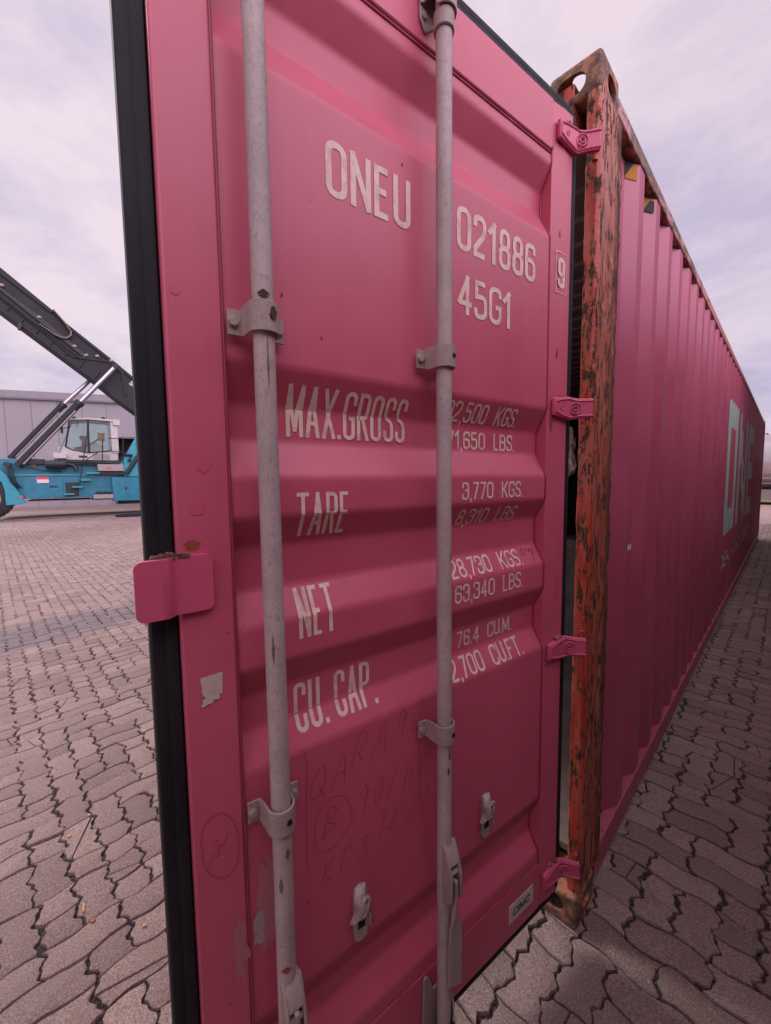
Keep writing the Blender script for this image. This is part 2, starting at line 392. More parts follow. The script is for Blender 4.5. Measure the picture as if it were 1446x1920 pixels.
g('R', 1, (0, [(0, 0), (0, 1), (1, 1, 1), (1, .5, 1), (0, .5)]), (0, [(.5, .5), (1, 0)]))
g('P', 1, (0, [(0, 0), (0, 1), (1, 1, 1), (1, .46, 1), (0, .46)]))
g('S', .95, (0, [(1, .76), (1, 1, 1), (0, 1, 1), (0, .58, 1), (1, .45, 1), (1, 0, 1), (0, 0, 1), (0, .24)]))
g('T', .95, (0, [(0, 1), (1, 1)]), (0, [(.5, 1), (.5, 0)]))
g('3', .95, (0, [(0, .76), (0, 1, 1), (1, 1, 1), (1, .53, 1), (.4, .53)]), (0, [(.7, .53), (1, .53, 1), (1, 0, 1), (0, 0, 1), (0, .24)]))
g('K', 1, (0, [(0, 0), (0, 1)]), (0, [(1, 1), (0, .38)]), (0, [(.32, .56), (1, 0)]))
g('L', .8, (0, [(0, 1), (0, 0), (1, 0)]))
g('B', 1, (1, [(0, 0), (1, 0, 1), (1, .53, 1), (0, .53)]), (0, [(0, .53), (0, 1), (.94, 1, 1), (.94, .53, 1), (.5, .53)]))
g('7', .9, (0, [(0, 1), (1, 1), (.3, 0)]))
g('I', .0, (0, [(.0, 0), (.0, 1)]))
g('.', .0, (0, [(0, 0), (0, .095)])); g(',', .0, (0, [(0.0, .09), (-.0, -.16)]))
g(' ', .55); g('_', 1.35); g('|', 0, (0, [(0, -.1), (0, 1.1)]))
def rounded(pts, closed, rad):
    n = len(pts); out = []
    for i, p in enumerate(pts):
        q = Vector(p[:2])
        if len(p) == 3 and (closed or 0 < i < n - 1):
            a = Vector(pts[i - 1][:2]); b = Vector(pts[(i + 1) % n][:2])
            da = a - q; db = b - q; r = min(rad, da.length * .5, db.length * .5)
            da.normalize(); db.normalize()
            s0 = q + da * r; s1 = q + db * r
            for k in range(7):
                t = k / 6; out.append(s0 * (1 - t) ** 2 + q * 2 * t * (1 - t) * (1 - (.18)) + q * 0 + s1 * t ** 2 + (s0 + s1) * .5 * (.18) * 2 * t * (1 - t))
        else: out.append(q)
    res = []
    for q in out:
        if not res or (q - res[-1]).length > 1e-5: res.append(q)
    if closed and (res[0] - res[-1]).length < 1e-5: res.pop()
    return res
def ribbon(pts, closed, w_):
    n = len(pts); vs = []
    for i in range(n):
        a = pts[i - 1] if (closed or i > 0) else None; b = pts[(i + 1) % n] if (closed or i < n - 1) else None
        q = pts[i]
        d0 = (q - a).normalized() if a is not None else (b - q).normalized()
        d1 = (b - q).normalized() if b is not None else d0
        n0 = Vector((-d0.y, d0.x)); n1 = Vector((-d1.y, d1.x)); m = (n0 + n1)
        if m.length < 1e-4: m = n0.copy()
        m.normalize(); k = min(1 / max(.3, m.dot(n0)), 2.2)
        vs += [q + m * w_ * .5 * k, q - m * w_ * .5 * k]
    fs = [(2 * i, 2 * i + 1, 2 * ((i + 1) % n) + 1, 2 * ((i + 1) % n)) for i in range(n if closed else n - 1)]
    return vs, fs
def text_mesh(txt, width, height, sw, gap=.55, part=None):
    """flat ribbons in (x, y), fitted to width x height; each stroke gets its own tiny layer"""
    s = sw * height
    nat = 0; cw = .36 * height
    units = sum(F[c][0] for c in txt)
    free = width - sum(s for c in txt if c not in ' _') - gap * s * 1.0 * (len(txt) - 1)
    k = free / units
    x = 0; vs = []; fs = []; lay = 0; word = 0
    for c in txt:
        wd, st = F[c]
        if c in ' _': x += wd * k + gap * s; word += 1; continue
        if part is not None and word != part: x += wd * k + s + gap * s; continue
        for closed, pts in st:
            P = [(x + s / 2 + p[0] * wd * k if wd else x + s / 2 + p[0] * .05, (s / 2 + p[1] * (height - s)) if c not in '.,' else p[1] * height + .0, *p[2:]) for p in pts]
            if all(len(p) == 2 for p in P): pl = [Vector(p) for p in P]
            else: pl = rounded(P, closed, max(.42 * wd * k, .1 * height))
            hs = s
            if c == 'T' and abs(pl[0].y - pl[-1].y) < 1e-6: pl = [pl[0] - Vector((s * .5, 0)), pl[-1] + Vector((s * .5, 0))]
            if not closed and c not in '.,' and len(st) > 1 or c == '7':
                # butt ends reach the cap height / baseline
                for e_, o_ in ((0, 1), (-1, -2)):
                    d = (pl[e_] - pl[o_]).normalized()
                    if abs(d.y) > .6: pl[e_] = pl[e_] + d * (s * .5) / max(.6, abs(d.y)) * 1.0
            elif not closed and c in 'LTI1EFUPRMN|':
                for e_, o_ in ((0, 1), (-1, -2)):
                    d = (pl[e_] - pl[o_]).normalized()
                    if abs(d.y) > .6: pl[e_] = pl[e_] + d * (s * .5)
            v, f = ribbon(pl, closed, hs)
            o = len(vs); vs += [(p.x, p.y, lay) for p in v]; fs += [tuple(i + o for i in q) for q in f]; lay += 1
        x += wd * k + s + gap * s
    return vs, fs
def surf_text(name, txt, a0, a1, z0, z1, sw, prof, breaks, axis, put, mat, parent, gap=.55, pre=None):
    """lay lettering on a folded surface: a0->a1 reading direction, breaks = fold positions"""
    vs, fs = pre if pre else text_mesh(txt, abs(a1 - a0), z1 - z0, sw, gap)
    sg = 1 if a1 > a0 else -1
    me = bpy.data.meshes.new(name); me.from_pydata([(a0 + sg * v[0], v[2], z0 + v[1]) for v in vs], [], fs)
    bm = bmesh.new(); bm.from_mesh(me)
    for b in breaks:
        co = (b, 0, 0) if axis == 'a' else (0, 0, b); no = (1, 0, 0) if axis == 'a' else (0, 0, 1)
        bmesh.ops.bisect_plane(bm, geom=bm.verts[:] + bm.edges[:] + bm.faces[:], dist=1e-6, plane_co=co, plane_no=no)
    for v in bm.verts:
        key = v.co.x if axis == 'a' else v.co.z
        v.co = put(v.co.x, prof(key) + .0009 + .00006 * round(v.co.y), v.co.z)
    bmesh.ops.recalc_face_normals(bm, faces=bm.faces)
    bm.to_mesh(me); bm.free(); me.materials.append(M[mat])
    o = bpy.data.objects.new(name, me); C.objects.link(o); o.parent = parent
    return o

# ================================================================ THE CONTAINER
Y0 = .035; LEN = 12.192; WID = 2.438; HT = 2.896; Y1 = Y0 + LEN
box = thing('shipping_container', 'long magenta forty foot shipping container with ribbed side and rusty orange corner post', 'shipping container')

# --- corrugated side walls
PIT = .278
def side_prof_pts(y0, y1, first, out_, in_):
    """list of (y, offset) for outer face"""
    pts = [(y0, in_)]; y = first
    while y + .278 < y1 - .05:
        pts += [(y, in_), (y + .068, out_), (y + .068 + .072, out_), (y + .068 + .072 + .068, in_)]; y += PIT
    pts.append((y1, in_)); return pts
OUT, INN = -.006, -.042
spts = [(Y0 + .19, OUT), (Y0 + .215, INN)] + side_prof_pts(.30, Y1 - .16, .452, OUT, INN)
def side_n(y):
    for (a, p), (b, q) in zip(spts, spts[1:]):
        if a <= y <= b: return p + (q - p) * ((y - a) / (b - a) if b > a else 0)
    return OUT
def corr_wall(name, mat, sx, flip, z0, z1, pts, parent):
    mb = MB(); n = len(pts)
    f = (lambda o: sx + o) if not flip else (lambda o: sx - o)
    vs = [(f(o), y, z0) for y, o in pts] + [(f(o), y, z1) for y, o in pts] + [(f(o - .003), y, z0) for y, o in pts] + [(f(o - .003), y, z1) for y, o in pts]
    fs = [(i, i + 1, n + i + 1, n + i) for i in range(n - 1)] + [(2 * n + i, 3 * n + i, 3 * n + i + 1, 2 * n + i + 1) for i in range(n - 1)]
    fs += [(n + i, n + i + 1, 3 * n + i + 1, 3 * n + i) for i in range(n - 1)] + [(i, 2 * n + i, 2 * n + i + 1, i + 1) for i in range(n - 1)]
    mb.add(vs, fs); return mb.build(name, mat, parent, bevel=0)
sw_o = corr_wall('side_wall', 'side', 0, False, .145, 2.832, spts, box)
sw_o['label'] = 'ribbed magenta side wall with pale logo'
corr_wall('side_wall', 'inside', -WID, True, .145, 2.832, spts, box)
# --- rails
MB().box((-.062, Y0 + .178, 2.832), (0.0, Y1 - .178, 2.888)).build('top_side_rail', 'rail', box, bevel=.006)
MB().box((-WID, Y0 + .178, 2.832), (-WID + .062, Y1 - .178, 2.888)).build('top_side_rail', 'rail', box, bevel=.006)
for sx in (0, 1):
    mb = MB(); X = (lambda x: x) if not sx else (lambda x: -WID - x)
    mb.prism([(0.0, .046), (0.0, .15), (-.048, .15), (-.048, .144), (-.006, .144), (-.006, .056), (-.05, .056), (-.05, .046)], lambda p, d: (X(p[0]), d, p[1]), Y0 + .178, Y1 - .178)
    mb.build('bottom_side_rail', 'side', box)
# roof, floor, end wall, sill, header
mb = MB(); ry = Y0 + .2; vs = []; k = 0
yy = []
while ry < Y1 - .2: yy += [(ry, 2.872), (ry + .09, 2.872), (ry + .105, 2.858), (ry + .19, 2.858)]; ry += .209
n = len(yy)
mb.add([(-.06, y, z) for y, z in yy] + [(-WID + .06, y, z) for y, z in yy] + [(-.06, y, z - .002) for y, z in yy] + [(-WID + .06, y, z - .002) for y, z in yy],
       [(i, i + 1, n + i + 1, n + i) for i in range(n - 1)] + [(2 * n + i, 3 * n + i, 3 * n + i + 1, 2 * n + i + 1) for i in range(n - 1)])
mb.build('roof', 'inside', box)
MB().box((-WID + .05, Y0 + .12, .14), (-.05, Y1 - .06, .168)).build('floor', 'plywood', box)
MB().box((-WID + .162, Y1 - .05, .1), (-.162, Y1 - .01, 2.86)).build('end_wall', 'side', box)
MB().box((-WID + .17, Y0 + .004, .03), (-.12, Y0 + .12, .165)).build('door_sill', 'rust', box, bevel=.006)
MB().box((-WID + .17, Y0 + .004, 2.74), (-.08, Y0 + .12, 2.874)).build('door_header', 'rust', box, bevel=.006)
# --- corner posts (lumpy, rusted)
def post(x0, flip, y0, dirn, name='corner_post', mat='rust'):
    poly = [(.003, .001), (.0065, .008), (.006, .055), (.002, .062), (.006, .070), (.005, .125), (.001, .133), (.005, .141), (0.004, .214), (-.014, .216), (-.055, .216), (-.078, .150), (-.066, .09), (-.041, .022), (-.0385, .000), (-.034, -.006), (-.004, -.005)]
    N = 130; vs = []; z0, z1 = .118, 2.808
    rnd = random.Random(3)
    for i in range(N + 1):
        z = z0 + (z1 - z0) * i / N
        for j, (a, b) in enumerate(poly):
            q = mnoise.noise(Vector((a * 30, b * 30, z * 9))) ; q2 = mnoise.noise(Vector((a * 60 + 5, b * 60, z * 34)))
            dx = (q * .0022 + q2 * .0012); dy = q2 * .0012
            if j in (8,): dy = q2 * .006 + q * .006
            if j in (7, 8): dx += q2 * .002
            # a torn notch in the front edge
            if j in (13, 14, 15) and abs(z - 2.27) < .032: dx += .012
            if j in (13, 14, 15) and abs(z - 2.62) < .03: dx += .006 * abs(q2) * 2
            a2, b2 = a + dx, b + dy
            vs.append((x0 + a2 if not flip else x0 - a2, y0 + dirn * b2, z))
    m = len(poly)
    fs = [(i * m + j, i * m + (j + 1) % m, (i + 1) * m + (j + 1) % m, (i + 1) * m + j) for i in range(N) for j in range(m)]
    fs += [tuple(range(m)), tuple(range(N * m, (N + 1) * m))]
    o = MB().add(vs, fs).build(name, mat, box, smooth=True, angle=30)
    return o
post(0, False, Y0, 1)['label'] = 'flaking orange and rust brown corner post at door end'
post(-WID, True, Y0, 1)
post(0, False, Y1, -1, mat='side'); post(-WID, True, Y1, -1, mat='side')
# --- corner castings: hollow block with oval apertures
def casting_mesh():
    def cube(a, b, bev=0):
        bm = bmesh.new(); bmesh.ops.create_cube(bm, size=1)
        for v in bm.verts: v.co = Vector([a[i] + (v.co[i] + .5) * (b[i] - a[i]) for i in range(3)])
        if bev: bmesh.ops.bevel(bm, geom=bm.edges[:], offset=bev, segments=4, affect='EDGES', profile=.5)
        me = bpy.data.meshes.new('t'); bm.to_mesh(me); bm.free(); return me
    body = bpy.data.objects.new('t', cube((-.162, 0, 0), (0, .178, .118), .014)); C.objects.link(body)
    cut = [cube((-.150, .014, .012), (-.013, .166, .104))]
    def ov(axis, c0, c1, w2, h2, lo, hi):
        mb = MB(); pts = [(c0 + w2 * math.copysign(abs(math.cos(t)) ** .75, math.cos(t)), c1 + h2 * math.copysign(abs(math.sin(t)) ** .85, math.sin(t))) for t in [2 * math.pi * i / 28 for i in range(28)]]
        fn = {'x': lambda p, d: (d, p[0], p[1]), 'y': lambda p, d: (p[0], d, p[1]), 'z': lambda p, d: (p[0], p[1], d)}[axis]
        mb.prism(pts, fn, lo, hi); o = mb.build('t', 'cast'); me = o.data; bpy.data.objects.remove(o); return me
    cut += [ov('y', -.094, .052, .048, .034, -.02, .03), ov('x', .100, .054, .040, .031, -.03, .02), ov('z', -.082, .092, .030, .058, .09, .14)]
    cobs = []
    for me in cut:
        c = bpy.data.objects.new('t', me); C.objects.link(c); cobs.append(c)
        md = body.modifiers.new('b', 'BOOLEAN'); md.operation = 'DIFFERENCE'; md.object = c; md.solver = 'EXACT'
    bpy.context.view_layer.update()
    dg = bpy.context.evaluated_depsgraph_get()
    me = bpy.data.meshes.new_from_object(body.evaluated_get(dg))
    for c in cobs + [body]: bpy.data.objects.remove(c)
    me.materials.clear(); me.materials.append(M['cast']); me.shade_smooth(); me.set_sharp_from_angle(angle=R(28))
    return me
cm = casting_mesh(); cm.name = 'corner_casting'
for sx in (0, 1):
    for sy in (0, 1):
        for sz in (0, 1):
            o = bpy.data.objects.new('corner_casting', cm); C.objects.link(o); o.parent = box
            near = not sy and not sz
            o.location = ((.009 if near else .002) if not sx else -WID - .002, (Y0 - .034 if near else Y0 - .004) if not sy else Y1 + .002, HT - .090 if sz else .118)
            o.scale = (-1 if sx else 1, -1 if sy else 1, 1 if sz else -1)
# dirt pushed round the bottom corner
# --- hazard stripe stickers on the first ribs
def slope_sticker(y0, z0, z1, poly):
    """film on the slanted face of a rib that starts at y0; (t, v) run across and up the film"""
    P3 = lambda t, v, l: (INN + (OUT - INN) * t + .0018 + l * .5, y0 + .068 * t - .0018 - l, z0 + (z1 - z0) * v)
    s1 = MB().add([P3(.0, 0, 0), P3(.8, 0, 0), P3(.8, 1, 0), P3(.0, 1, 0)], [(0, 1, 2, 3)]).build('hazard_sticker', 'yellow', box)
    MB().add([P3(t, v, .0012) for t, v in poly], [tuple(range(len(poly)))]).build('black_stripe', 'blackfilm', s1)
slope_sticker(.452, 2.768, 2.826, [(0, 1), (.55, 1), (0, .12)])
slope_sticker(.730, 2.768, 2.822, [(.0, .0), (.03, .12), (.48, .92), (.8, .9), (.8, .14), (.7, .0)])
for (a, b, c, d, m_) in ((.527, .585, 1.300, 1.325, 'white'), (.527, .540, 1.325, 1.36, 'step')):
    o = MB(); o.add([(side_n(t) + .0018, t, z) for t, z in ((a, c), (b, c), (b, d), (a, d))], [(0, 1, 2, 3)]); o.build('small_label', m_, box)
# scrapes on the side
rs = random.Random(11)
for i in range(16):
    y = rs.uniform(.5, 7); z = rs.uniform(.4, 2.0); l = rs.uniform(.02, .09)
    if side_n(y) != side_n(y + .012): continue
    X = side_n(y) + .0016 + i * .0001
    MB().add([(X, y, z), (X, y + .006, z + l * .3), (X, y + .008, z + l), (X, y + .001, z + l * .6)], [(0, 1, 2, 3)]).build('scrape_mark', 'rustspot', box)
# big logo: O N E and the small line below
brk = [p[0] for p in spts]
putS = lambda a, n_, z: (n_, a, z)
for ch, a0, a1 in (('O', 4.28, 5.50), ('N', 5.66, 6.95), ('E', 7.27, 8.52)):
    T = (1.22, 1.48, .26)
    s = .28; H_ = 1.48; W_ = a1 - a0
    P = {'O': [(1, [(s / 2, s / 2), (W_ - s / 2, s / 2), (W_ - s / 2, H_ - s / 2), (s / 2, H_ - s / 2)])],
         'N': [(0, [(s / 2, 0), (s / 2, H_)]), (0, [(W_ - s / 2, 0), (W_ - s / 2, H_)]), (0, [(s * .6, H_ - .14), (W_ - s * .6, .14)])],
         'E': [(0, [(W_, H_ - s / 2), (s / 2, H_ - s / 2), (s / 2, s / 2), (W_, s / 2)]), (0, [(s, H_ / 2), (W_ * .88, H_ / 2)])]}[ch]
    vs, fs, l_ = [], [], 0
    for cl, pts in P:
        v, f = ribbon([Vector(p) for p in pts], cl, s); o = len(vs); vs += [(p.x, p.y, l_) for p in v]; fs += [tuple(i + o for i in q) for q in f]; l_ += 1
    surf_text('logo_letter', '', a0, a1, .955, 2.435, .15, side_n, brk, 'a', putS, 'logo', box, pre=(vs, fs))
for wd_, a0, a1 in (('OCEAN', 4.25, 5.20), ('NETWORK', 5.40, 6.82), ('EXPRESS', 7.02, 8.48)):
    surf_text('logo_word', wd_, a0, a1, .56, .74, .15, side_n, brk, 'a', putS, 'logo', box)

# ================================================================ THE DOOR (hinged on the post, swung 80 degrees open)
HX, HY, TH = -.0354, -.0779, -.16036
DW, ZT, ZB = 1.108, 2.6744, .1945
door_angle = math.atan2(-math.cos(TH), math.sin(TH))
IU0, IU1 = .100, 1.023; IZ0, IZ1 = .355, 2.540
PO, PI_ = -.005, -.040      # outer and recessed faces of the pressed panel
prof = [(IZ1, PO), (2.503, PO), (2.440, PI_), (2.380, PI_), (2.307, PO), (1.818, PO), (1.750, PI_), (1.686, PI_), (1.620, PO), (1.550, PO), (1.492, PI_), (1.412, PI_),
        (1.352, PO), (1.2765, PO), (1.213, PI_), (1.143, PI_), (1.085, PO), (.585, PO), (.506, PI_), (.452, PI_), (.394, PO), (IZ0, PO)]
pr = prof[::-1]
def door_n(z):
    if z <= pr[0][0] or z >= pr[-1][0]: return PO
    for (a, p), (b, q) in zip(pr, pr[1:]):
        if a <= z <= b: return p + (q - p) * (z - a) / (b - a)
# door panel with softened folds
def soft(pts, r=.010, n=4):
    out = [pts[0]]
    for i in range(1, len(pts) - 1):
        p = Vector(pts[i]); a = Vector(pts[i - 1]); b = Vector(pts[i + 1])
        if abs((p - a).normalized().dot((b - p).normalized())) > .9999: out.append(tuple(p)); continue
        ra = min(r, (a - p).length * .45); rb = min(r, (b - p).length * .45)
        s0 = p + (a - p).normalized() * ra; s1 = p + (b - p).normalized() * rb
        for k in range(n + 1):
            t = k / n; q = s0 * (1 - t) ** 2 + p * 2 * t * (1 - t) + s1 * t * t; out.append(tuple(q))
    out.append(pts[-1]); return out
sp = soft(pr, .009)
mb = MB(); n = len(sp); NU = 14
us = [IU0 - .004 + (IU1 - IU0 + .008) * i / NU for i in range(NU + 1)]
for k_, off in ((0, 0), (1, -.003)):
    vs = []
    for (z, nn) in sp:
        for u in us:
            wv = 0
            vs.append((u, nn + off + wv, z))
    m = NU + 1
    mb.add(vs, [(i * m + j, i * m + j + 1, (i + 1) * m + j + 1, (i + 1) * m + j) for i in range(n - 1) for j in range(NU)])
door = mb.build('door', 'door', box, smooth=True, angle=60)
md = door.modifiers.new('wn', 'WEIGHTED_NORMAL'); md.keep_sharp = True; md.weight = 100
door.location = (HX, HY, 0); door.rotation_euler = (0, 0, door_angle)
door['label'] = 'open magenta right door leaf with white lettering'
# frame
mb = MB()
mb.prism([(0.0, -.05), (0.0, -.004), (.003, 0.0), (.052, 0.0), (.058, -.0015), (IU0, -.0045), (IU0, -.05)], lambda p, d: (p[0], p[1], d), ZB, ZT)
mb.build('hinge_side_stile', 'door', door, bevel=.002)
mb = MB(); mb.prism([(DW, -.05), (DW, -.004), (DW - .003, 0.0), (IU1 + .003, 0.0), (IU1, -.003), (IU1, -.05)], lambda p, d: (p[0], p[1], d), ZB, ZT)
mb.build('free_side_stile', 'door', door, bevel=.002)
MB().box((IU0 + .0005, -.05, IZ1), (IU1 - .0005, -.0015, ZT)).build('top_rail', 'door', door, bevel=.003)
MB().box((IU0 + .0005, -.05, ZB), (IU1 - .0005, -.0015, IZ0)).build('bottom_rail', 'door', door, bevel=.003)
# weld seams follow the panel edge
mb = MB()
mb.tube([(IU0 + .002, nn + .0012 + random.uniform(-.0005, .0008), z) for z, nn in sp], .0028, 6)
mb.tube([(IU1 - .0015, max(nn, -.02) * 0 + -.0022 + random.uniform(-.0003, .0005), z) for z, nn in [(IZ0 + i * (IZ1 - IZ0) / 60, 0) for i in range(61)]], .0024, 6)
for z in (IZ1, IZ1 - .009): mb.tube([(IU0 + (IU1 - IU0) * i / 30, -.0042 + random.uniform(-.0004, .0006), z) for i in range(31)], .0022, 6)
mb.tube([(IU0 + (IU1 - IU0) * i / 30, -.0042 + random.uniform(-.0004, .0006), IZ0 + .001) for i in range(31)], .0018, 6)
mb.build('weld_seam', 'weld', door, smooth=True)
# gasket: one swept ring
def ring(u0, u1, z0, z1, inner, outer, n0, n1, ridge=True):
    # cross-section in (offset outward, n)
    cs = [(inner, n0), (inner, n1 - .012), (.004, n1), (.016, n1 + .0006), (.0215, n1 - .0016), (.026, n1 - .0002), (outer - .003, n1 - .002), (outer, n1 - .006), (outer, n0 + .01), (outer - .01, n0)]
    corners = [(u0, z0, -1, -1), (u1, z0, 1, -1), (u1, z1, 1, 1), (u0, z1, -1, 1)]
    vs = []; rows = 0
    for (cu_, cz, su, sz) in corners:
        seq = [0, 30, 60, 90]
        base = {(-1, -1): 180, (1, -1): 270, (1, 1): 0, (-1, 1): 90}[(su, sz)]
        for a in seq:
            q = R(base + a)
            # small corner radius
            for (o_, nn) in cs:
                vs.append((cu_ - su * .012 + math.cos(q) * (o_ + .012), nn, cz - sz * .012 + math.sin(q) * (o_ + .012)))
            rows += 1
    m = len(cs)
    return MB().add(vs, [(i * m + j, i * m + (j + 1) % m, ((i + 1) % rows) * m + (j + 1) % m, ((i + 1) % rows) * m + j) for i in range(rows) for j in range(m)])
ring(0, DW, ZB, ZT, -.002, .0415, -.058, -.010).build('gasket', 'rubber', door, smooth=True, angle=35)

# --- lettering
putD = lambda a, n_, z: (a, n_, z)
dbr = [p[0] for p in sp]
def dt(txt, a0, a1, z0, z1, sw=.135, flat=False, mat='letter', gap=.6):
    for w_i in range(len(txt.replace('_', ' ').split(' '))):      # every word is a piece of its own
        surf_text('lettering', txt, a0, a1, z0, z1, sw, (lambda z: 0.0) if flat else door_n, [] if flat else dbr, 'z', putD, mat, door, gap, pre=text_mesh(txt, abs(a1 - a0), z1 - z0, sw, gap, w_i))
dt('ONEU', .826, .623, 2.147, 2.247, .125)
dt('021886', .482, .172, 2.158, 2.258, .13)
dt('45G1', .478, .276, 2.012, 2.104, .13)
dt('9', .066, .030, 2.176, 2.262, .15, True)
dt('MAX.GROSS', .905, .617, 1.698, 1.793, .088, gap=.62)
dt('32,500_KGS.', .500, .217, 1.758, 1.806, .125)
dt('71,650_LBS.', .480, .209, 1.691, 1.737, .125)
dt('3,770_KGS.', .461, .213, 1.560, 1.605, .125)
dt('8,310_LBS.', .457, .208, 1.492, 1.535, .125)
dt('TARE', .902, .788, 1.505, 1.591, .088)
dt('NET', .905, .825, 1.310, 1.403, .085)
dt('28,730_KGS.', .488, .196, 1.359, 1.404, .125)
dt('63,340_LBS.', .486, .206, 1.296, 1.343, .125)
dt('76.4_CU.M.', .444, .213, 1.158, 1.202, .125)
dt('2,700_CU.FT.', .487, .190, 1.088, 1.137, .125)
dt('CU. CAP.', .907, .712, 1.110, 1.205, .088)
# frame round the check digit
v, f = ribbon([Vector(p) for p in ((.0, .0), (.054, .0), (.054, .114), (0, .114))], True, .0022)
surf_text('digit_frame', '', .075, .021, 2.162, 2.276, .1, lambda z: 0.0, [], 'z', putD, 'letter', door, pre=([(p.x, p.y, 0) for p in v], f))
# maker's plate
o = MB().box((.131, -.0015, .243), (.254, .0, .302)).build('maker_sticker', 'paper', door)
vs, fs = text_mesh('CIMC', .084, .024, .2, .7)
vs = [(v[0] + v[1] * .25, v[1], v[2]) for v in vs]
me = surf_text('maker_name', '', .238, .150, .261, .285, .2, lambda z: 0.0, [], 'z', putD, 'navy', o, pre=(vs, fs))
# --- pen scribbles and grime lines
def pen(name, lines, w_, mat, nf=door_n, jit=.001):
    vs, fs = [], []
    lay = 0
    for ln in lines:
        P = [Vector((p[0] + random.uniform(-.0022, .0022), p[1] + random.uniform(-.0022, .0022))) for p in ln]; D = []
        for i in range(len(P) - 1):      # catmull-rom
            p0 = P[max(i - 1, 0)]; p1 = P[i]; p2 = P[i + 1]; p3 = P[min(i + 2, len(P) - 1)]
            for k in range(6):
                t = k / 6; D.append(.5 * ((2 * p1) + (p2 - p0) * t + (2 * p0 - 5 * p1 + 4 * p2 - p3) * t * t + (-p0 + 3 * p1 - 3 * p2 + p3) * t ** 3))
        D.append(P[-1])
        v, f = ribbon(D, False, w_); o = len(vs)
        vs += [(p.x, p.y, lay) for p in v]; fs += [tuple(i + o for i in q) for q in f]; lay += 1
    me = bpy.data.meshes.new(name)
    me.from_pydata([(v[0], nf(v[1]) + .0010 + .00008 * v[2], v[1]) for v in vs], [], fs); me.materials.append(M[mat])
    o = bpy.data.objects.new(name, me); C.objects.link(o); o.parent = door; return o
def glyphs(txt, u, z, h, sl=.25, wk=.55):
    G = {'R': [[(0, 0), (.15, 1), (.7, .95), (.6, .55), (.15, .5), (.8, 0)]], 'A': [[(0, 0), (.45, 1), (.9, 0)], [(.2, .4), (.75, .4)]], 'Q': [[(.5, 1), (0, .6), (.1, .1), (.6, 0), (.9, .5), (.5, 1)], [(.5, .3), (1.1, -.1)]],
         '9': [[(.8, .7), (.4, 1), (.1, .7), (.5, .5), (.8, .8), (.6, 0)]], '2': [[(0, .8), (.4, 1), (.8, .75), (0, 0), (.9, .05)]], '0': [[(.4, 1), (0, .5), (.4, 0), (.8, .5), (.4, 1)]], '7': [[(0, 1), (.9, 1), (.3, 0)], [(.2, .5), (.8, .5)]],
         'B': [[(.1, 0), (.1, 1), (.8, .8), (.2, .55), (.9, .3), (.1, 0)]], 'K': [[(.1, 0), (.1, 1)], [(.9, .9), (.1, .5), (.9, 0)]], 'C': [[(.8, .9), (.2, .9), (0, .4), (.3, 0), (.8, .15)]], '3': [[(0, .95), (.7, .9), (.3, .55), (.8, .3), (.1, 0)]],
         'T': [[(0, 1), (1, 1)], [(.5, 1), (.45, 0)]], 'L': [[(.1, 1), (0, 0), (.8, .05)]], '/': [[(0, 0), (.6, 1)]], '.': [[(0, 0), (.06, .06)]], '1': [[(.3, 1), (.3, 0)]], 's': [[(.8, .9), (.2, .8), (.7, .4), (.1, .0)]], ' ': []}
    out = []
    for c in txt:
        for l in G[c]: out.append([(u - (p[0] * wk * h + p[1] * h * sl), z + p[1] * h) for p in l])
        u -= (wk + .28) * h if c not in '. ' else .35 * h
    return out
sb = glyphs('B', .872, .875, .060)
sb += [[(.845, .955), (.880, .93), (.878, .86), (.84, .845), (.80, .88), (.81, .94), (.845, .955)]]
sb += [[(.905, 1.085), (.897, 1.05), (.900, .95), (.902, .83)], [(.600, 1.05), (.607, .93), (.600, .78)]]
for ln_ in (glyphs('QA.', .895, .975, .062), glyphs('RA.', .795, 1.000, .066), glyphs('92', .682, 1.020, .060), glyphs('90/17', .785, .885, .058, wk=.42), glyphs('KC3', .875, .775, .052), glyphs('T', .740, .795, .058), glyphs('L2', .695, .800, .058)): pen('pen_scribble', ln_, .0017, 'pen')
for ln_ in sb: pen('pen_stroke', [ln_], .0017, 'pen')
pen('pen_scribble', [[(1.064 + .031 * math.cos(t) + .006 * math.sin(t), .980 + .062 * math.sin(t)) for t in [i * math.pi / 6 for i in range(13)]],
                     ], .0018, 'pen', lambda z: 0.0)
pen('pen_stroke', [[(1.083, .95), (1.076, .97), (1.070, .965), (1.066, .985), (1.060, .98), (1.052, 1.0)]], .0016, 'pen', lambda z: 0.0)
pen('pen_signature', [[(.178, 1.392), (.172, 1.402), (.184, 1.398), (.182, 1.385), (.170, 1.388), (.158, 1.397), (.150, 1.390), (.140, 1.396), (.134, 1.384), (.128, 1.392), (.145, 1.360)]], .0016, 'penk')
for ln_ in ([(.045, 1.42), (.035, 1.44), (.045, 1.46), (.032, 1.47)], [(.04, 1.36), (.03, 1.40)], [(.05, 1.27), (.04, 1.30), (.03, 1.28), (.045, 1.24), (.028, 1.22)]): pen('pen_stroke', [ln_], .0014, 'pen', lambda z: 0.0)
